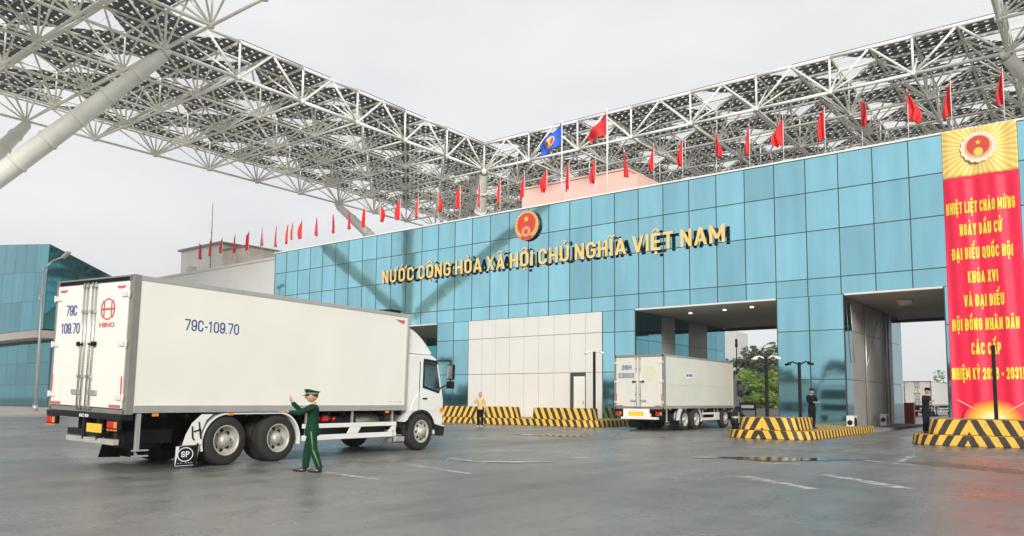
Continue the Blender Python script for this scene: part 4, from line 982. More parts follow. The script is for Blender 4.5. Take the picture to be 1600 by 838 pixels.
def make_truck(name, label, loc, rz, variant=1, tilt=0.):
    T = thing(name, label, 'truck', loc, rz, 'box trucks at the gate')
    bd = T
    V2 = variant == 2; V3 = variant == 3
    mb = m_box2 if V2 else m_box
    x0, x1, z0, z1, hw = -2.12, 5.24, 1.10, 3.50, 1.24
    if V2: x1 = 5.8; z0 = 1.02; z1 = 3.36
    if V3: x1 = 9.5
    cabm = mat('cab_dark', (.20, .20, .20), .35, 0, .1, 3, coat=.5) if V2 else m_white
    parts = []
    def P(nm, bm, mm, par=None, bevel=0, fix=True):
        o = obj(nm, bm, mm, par or bd, bevel=bevel, fix=fix); parts.append(o); return o
    # cargo box body
    bm = new(); bx(bm, x0 + .07, x1, -hw, hw, z0 + .02, z1 - .01); box = P('cargo_box', bm, mb, bevel=.015)
    bm = new()
    for s in (-1, 1):
        bx(bm, x0 + .13, x1 + .01, s * hw - .025, s * hw + .025, z0 - .02, z0 + .115); bx(bm, x0 + .13, x1 + .01, s * (hw - .02) - .03, s * (hw - .02) + .03, z1 - .06, z1 + .03)
        bx(bm, x1 - .045, x1 + .03, s * hw - .03, s * hw + .03, z0 - .02, z1 + .03)
    P('side_rail', bm, m_alu, box, .006)
    bm = new()
    for s in (-1, 1): bx(bm, x0 - .01, x0 + .13, s * (hw - .04) - .055, s * (hw - .04) + .055, z0 - .05, z1 + .035)
    bx(bm, x0 - .01, x0 + .12, -hw + .016, hw - .016, z1 - .075, z1 + .032); bx(bm, x0 - .01, x0 + .12, -hw + .016, hw - .016, z0 - .05, z0 + .035)
    P('rear_frame', bm, mat('frame_grey', (.27, .26, .24), .45, .3, .15, 5), box, .008)
    if not V2 and not V3:
        bm = new(); bx(bm, x0 - .02, x0 - .002, -hw + .12, hw - .12, z1 - .065, z1 + .0); P('roof_track', bm, m_dark, box)
        bm = new()
        for xx in [x0 + .5 + .62 * k for k in range(12)]: bx(bm, xx, xx + .008, -hw - .0015, -hw + .001, z0 + .12, z1 - .06)
    # doors
    doors = []
    for s in (1, -1):
        ya, yb = (.012, hw - .10) if s > 0 else (-hw + .10, -.012)
        bm = new(); bx(bm, x0 - .035, x0 + .02, ya, yb, z0 + .05, z1 - .085); d = P('cargo_door', bm, mb, box, .012); doors.append(d)
        for zz in (z0 + .25, (z0 + z1) / 2, z1 - .32):
            bm = new(); yo = s * (hw - .09); bx(bm, x0 - .065, x0 - .034, min(yo, yo - s * .16), max(yo, yo - s * .16), zz - .045, zz + .045)
            tube(bm, (x0 - .05, yo + s * .05, zz - .06), (x0 - .05, yo + s * .05, zz + .06), .022, seg=8)
            P('hinge', bm, m_panel, d, .004)
        for off in ((.08, .19) if not V2 else (.1,)):
            bm = new(); tube(bm, (x0 - .065, s * off, z0 + .0), (x0 - .065, s * off, z1 - .06), .015, seg=8)
            for zz in (z0 + .04, z1 - .12, z1 - .6, z0 + .6): bx(bm, x0 - .085, x0 - .034, s * off - .03, s * off + .03, zz - .03, zz + .03)
            P('lock_rod', bm, m_chrome, d)
        bm = new(); zz = (z0 + z1) / 2 - .0; tube(bm, (x0 - .08, s * .08, zz), (x0 - .09, s * .27, zz - .02), .018, seg=6); bx(bm, x0 - .1, x0 - .04, s * .24 - .04, s * .24 + .04, zz - .04, zz + .04); P('handle', bm, m_dark, d)
        bm = new(); bx(bm, x0 - .075, x0 - .034, min(s * .15, s * .40), max(s * .15, s * .40), z0 + .27, z0 + .36); P('latch_plate', bm, m_alu, d, .004)
        bm = new(); yy = s * (hw - .28); bx(bm, x0 - .042, x0 - .0355, yy - .17, yy + .17, z0 + .065, z0 + .115); bx(bm, x0 - .042, x0 - .0355, s * (hw - .12) - .018, s * (hw - .12) + .018, z0 + .2, z0 + .62); P('reflector_tape', bm, m_redink, d)
        if not V2:
            bm = new(); yy = s * (hw - .3); prism = [(yy - .15, z1 - .16), (yy + .15, z1 - .16), (yy + .08, z1 - .21), (yy - .08, z1 - .21)]
            A = [bm.verts.new((x0 - .040, a_, b_)) for a_, b_ in prism]; bm.faces.new(A); P('corner_sticker', bm, m_redink, d)
    # rear lettering (read from behind: right = -y)
    FR = lambda y, z: frame((x0 - .042, y, z), (0, -1, 0), (0, 0, 1))
    if V2:
        text('lettering', '36H', m_navy, doors[0], FR(.60, 2.72), width=.50, cap=.22, depth=.004, bold=.005)
        text('lettering', '03003', m_navy, doors[0], FR(.62, 2.36), width=.78, cap=.22, depth=.004, bold=.005)
        bm = new(); A = []
        for a_, b_, c_, e_ in ((-.52, 2.50, .03, .42),):
            pass
        def tri(cy, cz, r_, w_):
            for k in range(24):
                t0, t1 = 2 * math.pi * k / 24, 2 * math.pi * (k + 1) / 24
                bm.faces.new([bm.verts.new((x0 - .04, cy + q_ * math.cos(tt), cz + q_ * math.sin(tt) * 1.15)) for q_, tt in ((r_, t0), (r_, t1), (r_ - w_, t1), (r_ - w_, t0))])
        tri(-.58, 2.55, .26, .06); tri(-.58, 2.55, .12, .05); P('round_mark', bm, m_paleink, doors[1])
        bm = new(); bx(bm, x0 - .03, x0 - .024, -hw + .2, -.3, 2.2, 2.215); P('rule_line', bm, m_alu, doors[1])
    elif variant == 1:
        text('lettering', '79C', m_navy, doors[0], FR(.62, 2.84), width=.36, cap=.20, depth=.004, bold=-.014)
        text('lettering', '109.70', m_navy, doors[0], FR(.62, 2.50), width=.62, cap=.20, depth=.004, bold=-.014)
        text('lettering', 'HINO', m_redink, doors[1], FR(-.56, 2.60), width=.46, cap=.085, depth=.004, bold=-.01)
        bm = new(); cy, cz = -.56, 2.93
        def arcs(r0, r1, a0, a1, sy=1):
            n_ = 12
            for k in range(n_):
                t0, t1 = R(a0 + (a1 - a0) * k / n_), R(a0 + (a1 - a0) * (k + 1) / n_)
                bm.faces.new([bm.verts.new((x0 - .040, cy + q_ * math.cos(tt), cz + q_ * math.sin(tt))) for q_, tt in ((r1, t0), (r1, t1), (r0, t1), (r0, t0))])
        arcs(.17, .20, 60, 120); arcs(.17, .20, 240, 300); arcs(.185, .225, -50, 50); arcs(.185, .225, 130, 230)
        for (a_, b_, c_, e_) in ((-.20, .20, -.02, .02), (-.13, -.095, -.16, .16), (.095, .13, -.16, .16)):
            bm.faces.new([bm.verts.new((x0 - .0405, cy + y_, cz + z_)) for y_, z_ in ((a_, c_), (b_, c_), (b_, e_), (a_, e_))])
        o = P('round_logo', bm, m_redink, doors[1])
    # side lettering on the right hand side
    if variant == 1:
        text('side_lettering', '79C-109.70', m_navy, box, frame((-.48, -hw - .003, 2.62), (1, 0, 0), (0, 0, 1)), width=1.20, cap=.215, depth=.004, bold=-.014)
        text('side_lettering', '-- - --', mat('grey_ink', (.2, .2, .22), .5), box, frame((4.85, -hw - .003, 1.27), (1, 0, 0), (0, 0, 1)), width=.5, cap=.06, depth=.003, bold=.01)
        bm = new()
        prism_y(bm, [(4.75, z1 - .14), (5.12, z1 - .14), (5.08, z1 - .24), (4.9, z1 - .2)], -hw - .004, -hw - .001); P('corner_sticker', bm, m_redink, box)
    if V2:
        bm = new(); bx(bm, .1, .82, -hw - .006, -hw - .001, 2.40, 2.64); P('label_plate', bm, m_paper, box)
        text('side_lettering', '36H 03003', m_navy, box, frame((.46, -hw - .008, 2.46), (1, 0, 0), (0, 0, 1)), width=.62, cap=.13, depth=.003, bold=.03)
        bm = new(); bx(bm, x0 + .3, x1 - .1, -hw - .004, -hw + .001, 2.05, 2.062); P('panel_seam', bm, m_alu, box)
    # orange side marker lamps
    for xx in (-1.55, .05, 2.3, 4.6):
        for s in (-1, 1):
            bm = new(); bx(bm, xx - .06, xx + .06, s * (hw - .01) - .015, s * (hw - .01) + .015, z0 - .085, z0 - .025); P('marker_lamp', bm, m_orange, None, .006)
    # chassis
    bm = new()
    for s in (-1, 1): bx(bm, x0 + .15, x1 + 1.2, s * .42 - .05, s * .42 + .05, .72, .98)
    for xx in (-1.6, -.4, 1.0, 2.4, 3.8, 5.0): bx(bm, xx, xx + .12, -.365, .365, .75, .95)
    for xx in [x0 + .3 + .45 * k for k in range(int((x1 - x0) / .45))]: bx(bm, xx, xx + .07, -hw + .04, hw - .04, .985, z0 - .022)
    for xx in (0, 1.28, x1 + .72): tube(bm, (xx, -.95, .5), (xx, .95, .5), .09, seg=10); 
    for xx in (0, 1.28): tube(bm, (xx, -.02, .5), (xx + .0, .25, .5), .24, .24, 14)
    tube(bm, (1.3, 0, .6), (5.3, 0, .75), .06, seg=8)
    P('chassis', bm, m_dark)
    # wheels
    ws = [0, 1.28, x1 + .72]
    if V2: ws = [0, 1.28, x1 - 1.0, x1 + .72]
    if V3: ws = [-.0, 1.28, x1 + .72]
    for k, xx in enumerate(ws):
        for s in (-1, 1):
            wheel(T, xx, s * 1.07, s, front=k > 1, rim=m_rim)
            if k < 2 and s > 0:
                bm = new(); lathe_y(bm, [(.28, -.12), (.47, -.12), (.49, -.07), (.49, .07), (.47, .12), (.28, .12)], 28, (xx, s * .76, .49)); P('inner_tyre', bm, m_tyre)
    for xx in (0, 1.28):
        bm = new(); lathe_y(bm, [(.28, -.12), (.47, -.12), (.49, -.07), (.49, .07), (.47, .12), (.28, .12)], 28, (xx, -.76, .49)); P('inner_tyre', bm, m_tyre)
    # tail: bumper, lights, plate, spare wheel
    bm = new(); bx(bm, x0 - .06, x0 + .16, -hw + .03, hw - .03, z0 - .155, z0 - .055); bx(bm, x0 + .0, x0 + .12, -.55, .55, .62, .74)
    for yy in (-.45, .0): bx(bm, x0 - .02, x0 + .08, yy - .04, yy + .04, .55, .95)
    tb = P('tail_bar', bm, m_black, None, .01)
    for s in (-1, 1):
        bm = new(); bx(bm, x0 - .075, x0 - .0, s * 1.0 - .17, s * 1.0 + .17, z0 - .31, z0 - .16); tl = P('tail_light', bm, m_black, None, .01)
        for q_, mm in ((-.10, m_orange), (.0, m_red), (.10, m_red)):
            bm = new(); bx(bm, x0 - .09, x0 - .0755, s * 1.0 + q_ - .042, s * 1.0 + q_ + .042, z0 - .29, z0 - .18); P('lens', bm, mm, tl, .004)
        bm = new(); 
        for k in range(5): bx(bm, x0 - .088, x0 - .0755, s * 1.0 - .15 + k * .065, s * 1.0 - .12 + k * .065, z0 - .34, z0 - .312)
        P('warning_strip', bm, m_orange, tl)
    bm = new(); bx(bm, x0 - .05, x0 - .03, -.62, -.16, z0 - .40, z0 - .24); lpz = P('licence_plate', bm, m_yellow, None, .004)
    if V2:
        bm = new(); bx(bm, x0 - .22, x0 + .05, -.95, .80, .52, .62); bx(bm, x0 - .10, x0 - .06, -.55, .75, .62, .98); P('rear_guard', bm, m_white, None, .01)
        bm = new(); bx(bm, x0 - .115, x0 - .102, -.28, .48, .66, .86); P('plate_panel', bm, m_yellow)
    else:
        bm = new(); bx(bm, x0 - .02, x0 + .10, -.95, .55, .50, .60); P('rear_guard', bm, mat('guard_grey', (.40, .39, .36), .6, 0, .2, 5), None, .01)
        if variant == 1:
            bm = new(); bx(bm, x0 - .03, x0 - .0, -.35, .25, z0 - .16, z0 - .06); text('plate_text', 'FICO', m_paper, tb, FR(-.02, z0 - .135).__matmul__(Matrix.Translation((0, 0, .025))), width=.42, cap=.055, depth=.003, bold=.02); bm.free()
    if not V3:
        bm = new(); lathe_y(bm, [(.2, -.14), (.44, -.14), (.47, -.08), (.47, .08), (.44, .14), (.2, .14)], 28)
        bmesh.ops.rotate(bm, verts=bm.verts, cent=(0, 0, 0), matrix=Matrix.Rotation(R(90), 3, 'X')); bmesh.ops.translate(bm, verts=bm.verts, vec=(-1.35, -.35, .55)); P('spare_wheel', bm, m_tyre)
        bm = new(); bx(bm, -1.95, -1.0, -.95, -.75, .50, .75); P('tool_box', bm, m_dark, None, .01)
        # thin hanging support near the tail
        bm = new(); bx(bm, x0 + .22, x0 + .30, -hw + .0, -hw + .05, .42, z0 - .02); bx(bm, x0 + .18, x0 + .48, -hw + .0, -hw + .05, .30, .33); bx(bm, x0 + .18, x0 + .48, -hw + .0, -hw + .05, .40, .43)
        P('side_bracket', bm, m_alu, None, .005)
    # rear fenders (pale) over tandem wheels
    for s in (-1, 1):
        ya, yb = (s * 1.23, s * .93); y_0, y_1 = min(ya, yb), max(ya, yb)
        bm = new()
        hoop(bm, 0, .49, .545, .035, 92, 196, y_0, y_1, 12); hoop(bm, 1.28, .49, .545, .035, 88, -12, y_0, y_1, 12)
        bx(bm, -.02, 1.30, y_0 + .001, y_1 - .001, 1.035, 1.069)
        fd = P('fender', bm, m_white if not V2 else m_panel)
        bm = new(); yy = s * 1.235
        prism_y(bm, [(-.62, .47), (-.56, .47), (-.60, .70), (-.50, .93), (-.36, 1.045), (-.60, 1.045), (-.80, .88), (-.92, .66), (-.98, .47)], min(yy, yy + s * .012), max(yy, yy + s * .012)); P('fender_skirt', bm, m_white if not V2 else m_panel, fd)
        if variant == 1:
            bm = new()
            for pts in ([(-.76, .72), (-.62, .76), (-.62, .66)], [(-.66, .90), (-.62, .66), (-.60, .58)], [(-.80, .82), (-.78, .60), (-.74, .56)]):
                for a_, b_ in zip(pts, pts[1:]): tube(bm, (a_[0], yy + s * .02, a_[1]), (b_[0], yy + s * .02, b_[1]), .014, seg=6)
            P('fender_bracket', bm, m_black, fd)
        bm = new(); fy = sorted((s * 1.27, s * .72)); 
        prism_y(bm, [(-.68, .08), (-.655, .08), (-.67, .50), (-.695, .50)] if V2 else [(-.70, .08), (-.675, .08), (-.655, .50), (-.68, .50)], fy[0], fy[1]); mf = P('mud_flap', bm, m_black)
        if variant == 1:
            # flap printed faces back; add the side turned panel as on the photo
            bm = new(); a_, b_ = -1.12, -.64; prism_y(bm, [(a_, .07), (b_ - .02, .05), (b_ + .02, .475), (a_ + .1, .49)], s * 1.20 - .006, s * 1.20 + .006)
            bmesh.ops.rotate(bm, verts=bm.verts, cent=(-.66, s * 1.2, 0), matrix=Matrix.Rotation(R(0), 3, 'Z'))
            fl = P('side_flap', bm, m_black, mf)
            if s < 0:
                Mf = frame(((a_ + b_) / 2, s * 1.20 - .009, .245), (1, 0, 0), (0, 0, 1))
                text('flap_lettering', 'SP', m_paper, fl, Mf, width=.17, cap=.11, depth=.003, bold=.01)
                text('flap_lettering', '-- ---', m_paper, fl, frame(((a_ + b_) / 2, s * 1.20 - .009, .115), (1, 0, 0), (0, 0, 1)), width=.32, cap=.045, depth=.003, bold=.005)
                bm = new(); cx_, cz_ = (a_ + b_) / 2, .295
                for k in range(28):
                    t0, t1 = 2 * math.pi * k / 28, 2 * math.pi * (k + 1) / 28
                    bm.faces.new([bm.verts.new((cx_ + q_ * 1.25 * math.cos(tt), s * 1.20 - .0095, cz_ + q_ * math.sin(tt))) for q_, tt in ((.135, t0), (.135, t1), (.118, t1), (.118, t0))])
                for x_a, x_b, z_a, z_b in ((a_ + .02, b_ - .02, .085, .093), (a_ + .02, b_ - .02, .450, .458), (a_ + .02, a_ + .028, .093, .45), (b_ - .028, b_ - .02, .093, .45)):
                    bm.faces.new([bm.verts.new((u_, s * 1.20 - .0095, w_)) for u_, w_ in ((x_a + .09 * z_a / .45, z_a), (x_b + .02 * z_a, z_a), (x_b + .02 * z_b, z_b), (x_a + .09 * z_b / .45, z_b))])
                P('flap_outline', bm, m_paper, fl)
    # side guards and equipment
    gx0, gx1 = (1.95, x1 - .25) if not V2 else (2.0, x1 - 1.75)
    for s in (-1, 1):
        yy = s * 1.19; bm = new(); y_0, y_1 = yy - .02, yy + .02
        bx(bm, gx0, gx1, y_0, y_1, .70, .80); bx(bm, gx0, gx1, y_0, y_1, .43, .55)
        prism_y(bm, [(gx0 + 1.35, .552), (gx0 + 1.70, .552), (gx0 + 1.80, .698), (gx0 + 1.45, .698)], y_0 + .002, y_1 - .002)
        prism_y(bm, [(gx1 - .30, .552), (gx1 - .02, .552), (gx1 + .0, .698), (gx1 - .12, .698)], y_0 + .002, y_1 - .002)
        P('side_guard', bm, m_white if not V2 else m_panel, None, .008)
        for xx in (gx0 + .1, gx0 + 1.5, gx1 - .15): bm = new(); bx(bm, xx, xx + .05, yy - s * .03 - .02, yy - s * .03 + .02, .45, z0 - .03); P('guard_strut', bm, m_alu)
    bm = new(); bx(bm, gx0 + .25, gx1 - .2, -1.0, -.5, .50, .93); P('battery_case', bm, m_black, None, .02)
    if not V2 and not V3:
        bm = new(); tube(bm, (3.75, -.85, .80), (4.55, -.85, .80), .19, .19, 18); P('fuel_tank', bm, mat('tank_olive', (.22, .22, .16), .5, .2, .2, 4), None)
        bm = new()
        for k in range(5): tube(bm, (2.35 + k * .16, -1.02, .86 + .03 * (k % 2)), (2.43 + k * .16, -1.02, .92), .05, .04, 8)
        bx(bm, 2.3, 2.45, -1.08, -1.0, .80, .98); bx(bm, 2.65, 2.8, -1.08, -1.0, .85, .97)
        P('red_valve_pack', bm, m_red)
        bm = new(); bx(bm, 5.0 - .15, 5.05 + .25, -1.22, -.9, .26, .30); bx(bm, 4.85, 5.3, -1.22, -1.19, .26, .42); bx(bm, 4.85, 4.88, -1.22, -.95, .26, .6); P('foot_step', bm, m_alu)
    # cab
    cx0 = x1 + .12; sx = 1.0
    ax = x1 + .72; fx = x1 + 1.67
    prof = [(cx0, .78), (ax - .60, .78)] + rounded_arch(ax, .585, .49, 12, 158, 22)[1:] + [(ax + .585, .60), (ax + .60, .42), (fx - .03, .40), (fx, .46), (fx + .005, 1.30), (fx - .05, 1.55), (fx - .26, 2.28), (fx - .36, 2.45), (fx - .55, 2.53), (cx0, 2.53)]
    bm = new(); prism_y(bm, prof, -1.17, 1.17); cab = P('cab', bm, cabm, None, .035)
    s = -1
    for s in (-1, 1):
        def side_poly(nm, pts, mm, off, par=cab, bev=0):
            bm = new(); yy = s * 1.17; prism_y(bm, pts, min(yy, yy + s * off), max(yy, yy + s * off)); return P(nm, bm, mm, par, bev)
        dr = side_poly('door', [(ax - .42, 1.05), (ax + .66, 1.05), (ax + .80, 1.20), (ax + .82, 1.52), (ax + .62, 2.36), (ax - .0, 2.40), (ax - .06, 2.3), (ax - .06, 1.6), (ax - .36, 1.25)], cabm, .012)
        side_poly('window_seal', [(ax + .03, 1.66), (ax + .72, 1.52), (ax + .76, 1.62), (ax + .58, 2.30), (ax + .02, 2.34)], m_black, .018, dr)
        side_poly('window', [(ax + .08, 1.72), (ax + .68, 1.58), (ax + .70, 1.66), (ax + .55, 2.25), (ax + .07, 2.28)], m_cabglass, .024, dr)
        side_poly('handle', [(ax + .05, 1.36), (ax + .22, 1.36), (ax + .22, 1.40), (ax + .05, 1.40)], m_black, .03, dr)
        side_poly('door_seam', [(ax - .10, 1.06), (ax - .085, 1.06), (ax - .085, 2.36), (ax - .10, 2.36)], m_joint, .014, dr)
        side_poly('rain_deflector', [(ax + .02, 2.35), (ax + .60, 2.31), (ax + .55, 2.40), (ax + .05, 2.43)], m_black, .045, dr)
        # wheel arch liner
        bm = new(); yy = s * 1.16; hoop(bm, ax, .49, .53, .07, 170, 8, min(yy, yy + s * .045), max(yy, yy + s * .045), 14); P('wheel_arch', bm, m_black, cab)
        side_poly('corner_bumper', [(ax + .62, .40), (fx + .02, .38), (fx + .04, .62), (ax + .60, .70)], m_black if variant == 1 else m_dark, .03)
        side_poly('turn_lamp', [(fx - .16, 1.02), (fx - .06, 1.02), (fx - .06, 1.14), (fx - .16, 1.14)], m_orange, .02)
        # mirror
        bm = new(); yo = s * 1.38; path(bm, [(fx - .32, s * 1.15, 2.40), (fx - .02, yo, 2.42), (fx - .02, yo, 1.80), (fx - .18, s * 1.17, 1.66)], .02, 6); mr = P('mirror_arm', bm, m_black, cab)
        bm = new(); bx(bm, fx - .06, fx + .04, yo - .11, yo + .11, 1.90, 2.32); bx(bm, fx - .06, fx + .05, yo - .1, yo + .1, 1.66, 1.86); P('mirror', bm, m_black, mr, .02)
        bm = new(); bx(bm, fx - .068, fx - .0605, yo - .09, yo + .09, 1.93, 2.29); P('mirror_glass', bm, m_chrome, mr)
    bm = new(); A = [bm.verts.new(p) for p in ((fx - .045, -1.05, 1.56), (fx - .045, 1.05, 1.56), (fx - .25, 1.0, 2.27), (fx - .25, -1.0, 2.27))]; bm.faces.new(A); o = P('windscreen', bm, m_cabglass, cab); sm = o.modifiers.new('s', 'SOLIDIFY'); sm.thickness = .03; sm.offset = 0
    bm = new(); bx(bm, fx + .0, fx + .02, -.95, .95, .72, 1.20); P('grille', bm, m_black, cab, .005)
    bm = new(); bx(bm, fx - .02, fx + .07, -1.18, 1.18, .36, .66); P('front_bumper', bm, m_white, cab, .02)
    for s in (-1, 1):
        bm = new(); bx(bm, fx + .0, fx + .08, s * .93 - .17, s * .93 + .17, .45, .62); P('headlight', bm, m_paper, cab, .02)
    # black block filling the gap between cab and box
    bm = new(); bx(bm, x1 + .035, x1 + .11, -1.05, 1.05, .95, 2.45); bx(bm, x1 + .04, x1 + .12, -1.15, -.9, 2.45, 2.72); P('cab_gap_filler', bm, m_black)
    if not V2:
        # roof wind deflector
        bm = new(); prof = [(x1 + .10, 2.55), (x1 + .10, 3.25)]
        for k in range(9):
            t_ = k / 8; prof.append((x1 + .16 + .98 * t_, 3.25 - .60 * t_ ** 1.7))
        prof += [(x1 + 1.20, 2.60), (x1 + 1.14, 2.55)]
        A = []; 
        n_ = len(prof); nn_ = 4; ysets = (-1.08, -1.0, 1.0, 1.08); rows_ = []
        for y_ in ysets:
            kk = .93 if abs(y_) > 1.04 else 1.0
            rows_.append([bm.verts.new((x, y_, 2.55 + (z - 2.55) * kk)) for x, z in prof])
        for a_, b_ in zip(rows_, rows_[1:]):
            for i in range(n_): j = (i + 1) % n_; bm.faces.new((a_[j], a_[i], b_[i], b_[j]))
        bm.faces.new(rows_[0]); bm.faces.new(rows_[-1][::-1]); P('wind_deflector', bm, m_white, cab, .01)
        bm = new(); bx(bm, x1 - .25, x1 + .12, -.9, .2, z1 + .03, z1 + .16); P('roof_fan', bm, m_dark, box, .03)
    if tilt:
        rt = Matrix.Translation((0, 0, .6)) @ Matrix.Rotation(tilt, 4, 'X') @ Matrix.Translation((0, 0, -.6))
        for ch in list(T.children):
            if ch.name.split('.')[0] in ('wheel', 'inner_tyre'): continue
            ch.matrix_basis = rt
    return T
A1 = R(94.2); c1 = Vector((math.cos(A1 + R(90)), math.sin(A1 + R(90)), 0))
t1 = make_truck('box_truck', 'large white and cream box truck with white cab in the left foreground', Vector((-13.75, 8.76, 0)) + c1 * 1.24, A1, 1, R(1.6))
t1.scale = (1, 1.06, 1); t1.location = Vector((-13.75, 8.76, 0)) + c1 * 1.24 * 1.06
t2 = make_truck('box_truck', 'greyish box truck with dark cab driving into the wide opening', Vector((-15.2 - 1.24, 33.0, 0)), R(90), 2)
t3 = make_truck('box_truck', 'pale box truck seen far away through the second opening', Vector((-14.7, 88.5, 0)), R(90), 3)
# queueing trucks behind the photographer, visible as reflections in the facade
dup(t1, (-31.5, -24, 0), R(2), 'white box truck behind the yard mirrored in the pillar glass, cab facing right', 'box trucks at the gate')
dup(t1, (-17, -27, 0), R(178), 'white box truck behind the yard mirrored in the pillar glass, cab facing left', 'box trucks at the gate')

# ================================================================ PEOPLE
def skin_mesh(name, verts, edges, radii, m_, parent, sub=2, root=0):
    me = bpy.data.meshes.new(name); me.from_pydata([tuple(v) for v in verts], edges, []); o = bpy.data.objects.new(name, me); COL.objects.link(o)
    sk = o.modifiers.new('skin', 'SKIN'); sk.use_smooth_shade = True
    for i, r_ in enumerate(radii):
        sv_ = me.skin_vertices[0].data[i]; sv_.radius = (r_, r_) if isinstance(r_, (int, float)) else r_
        sv_.use_root = i == root
    sb_ = o.modifiers.new('sub', 'SUBSURF'); sb_.levels = sub; sb_.render_levels = sub
    dg = bpy.context.evaluated_depsgraph_get(); mesh = bpy.data.meshes.new_from_object(o.evaluated_get(dg)); bpy.data.objects.remove(o)
    mesh.name = name; mesh.materials.clear(); mesh.materials.append(m_)
    for p in mesh.polygons: p.use_smooth = True
    r = bpy.data.objects.new(name, mesh); COL.objects.link(r); r.parent = parent
    return r
def person(label, loc, rz, h, arms, top_m, leg_m, shoe_m, head='hair', turn=0, stride=.0, hold=None, jacket_len=.47, bend=0.):
    """local: faces -Y. arms: dict L/R -> (elbow, wrist, fingertip direction) in height units, L is +x"""
    T = thing('person', label, 'person', loc, rz)
    V = lambda x, y, z: Vector((x * h, y * h, z * h))
    bn = lambda z: -bend * max(0, z - .5)
    pel = V(0, 0, .525); sp1 = V(0, bn(.62), .62); ch = V(0, .005 + bn(.74), .74); nk = V(0, .01 + bn(.83), .835); nk2 = V(0, .005 + bn(.86), .87); hd = V(0, -.012 + bn(.93), .925)
    # body (skin): legs, torso core, arms, hands, neck
    vs = [pel, sp1, ch, nk, nk2]; es = [(0, 1), (1, 2), (2, 3), (3, 4)]; rs = [.05 * h, .048 * h, .045 * h, .024 * h, .026 * h]
    legs = {}
    for s, st in ((1, stride), (-1, -stride)):
        hp, kn, an, to = V(s * .05, 0, .50), V(s * .056, -.012 + st * .35, .28), V(s * .055, .012 + st * .8, .05), V(s * .062, -.075 + st * .8, .018)
        legs[s] = (hp, kn, an, to); b = len(vs); vs += [hp, kn, an, to]; es += [(0, b), (b, b + 1), (b + 1, b + 2), (b + 2, b + 3)]; rs += [.045 * h, .028 * h, .018 * h, .015 * h]
    arm = {}
    for s, k in ((1, 'L'), (-1, 'R')):
        el, wr, hdir = arms[k]; sh = V(s * .108, .005 + bn(.8), .805); el = V(*el); wr = V(*wr); hdir = Vector(hdir).normalized()
        arm[s] = (sh, el, wr); b = len(vs); palm = wr + hdir * .035 * h
        vs += [sh, el, wr, palm]; es += [(2, b), (b, b + 1), (b + 1, b + 2), (b + 2, b + 3)]; rs += [.030 * h, .020 * h, .0135 * h, (.018 * h, .012 * h)]
        side = hdir.cross(Vector((0, -1, .3))).normalized()
        for f in range(4):
            b2 = len(vs); off = side * (f - 1.5) * .0085 * h; ln = (.030, .036, .034, .027)[f] * h
            p1 = palm + off + hdir * .012 * h; p2 = p1 + hdir * ln * .6 + Vector((0, 0, -.004 * h)); p3 = p2 + hdir * ln * .5 + Vector((0, 0, -.010 * h))
            vs += [p1, p2, p3]; es += [(b + 3, b2), (b2, b2 + 1), (b2 + 1, b2 + 2)]; rs += [.0052 * h, .0047 * h, .004 * h]
        b2 = len(vs); th1 = wr + hdir * .015 * h - side * .018 * h; th2 = th1 + (hdir - side * .6).normalized() * .025 * h
        vs += [th1, th2]; es += [(b + 2, b2), (b2, b2 + 1)]; rs += [.0065 * h, .005 * h]
    body = skin_mesh('body', vs, es, rs, m_skin, T, 1)
    # head sculpted and merged into the body mesh
    bm = new(); bm.from_mesh(body.data); n0 = len(bm.verts)
    res = bmesh.ops.create_uvsphere(bm, u_segments=20, v_segments=14, radius=1)
    tq = Matrix.Rotation(turn, 3, 'Z')
    for v_ in res['verts']:
        c = v_.co.copy(); x, y, z = c
        x *= .050; z *= .069; y *= .060
        if z < 0: k_ = 1 + z * 5.5; x *= max(.55, k_); y = y * (max(.7, 1 + z * 3)) - (-z) * .12
        if y < -.02 and abs(x) < .012 and -.022 < z < .014: y -= .014 * (1 - abs(x) / .014)      # nose
        if y < -.02 and .008 < abs(x) < .028 and .0 < z < .018: y += .006                          # eye sockets
        v_.co = (tq @ Vector((x, y, z))) * h + hd
    for s in (-1, 1):
        e = bmesh.ops.create_uvsphere(bm, u_segments=8, v_segments=6, radius=1)
        for v_ in e['verts']: v_.co = (tq @ Vector((s * .047 + v_.co.x * .006, .004 + v_.co.y * .011, -.002 + v_.co.z * .017))) * h + hd
    for f in bm.faces: f.smooth = True
    bm.to_mesh(body.data); bm.free()
    # eyes, mouth
    bm = new()
    for s in (-1, 1):
        e = bmesh.ops.create_uvsphere(bm, u_segments=8, v_segments=6, radius=1)
        for v_ in e['verts']: v_.co = (tq @ Vector((s * .017 + v_.co.x * .0045, -.0475 + v_.co.y * .003, .004 + v_.co.z * .0022))) * h + hd
    obj('eyes', bm, m_hair, T)
    # hair / cap
    bm = new(); e = bmesh.ops.create_uvsphere(bm, u_segments=18, v_segments=10, radius=1)
    for v_ in e['verts']:
        x, y, z = v_.co; zz = z * .062 if z > 0 else z * .035
        v_.co = (tq @ Vector((x * .0490, (y * .050 + .013) if y > -.2 else y * .046 + .010, zz + .012 + (.022 * min(1, -y * 1.6) if y < 0 and z < .5 else 0)))) * h + hd
    obj('hair', bm, m_hair, T)
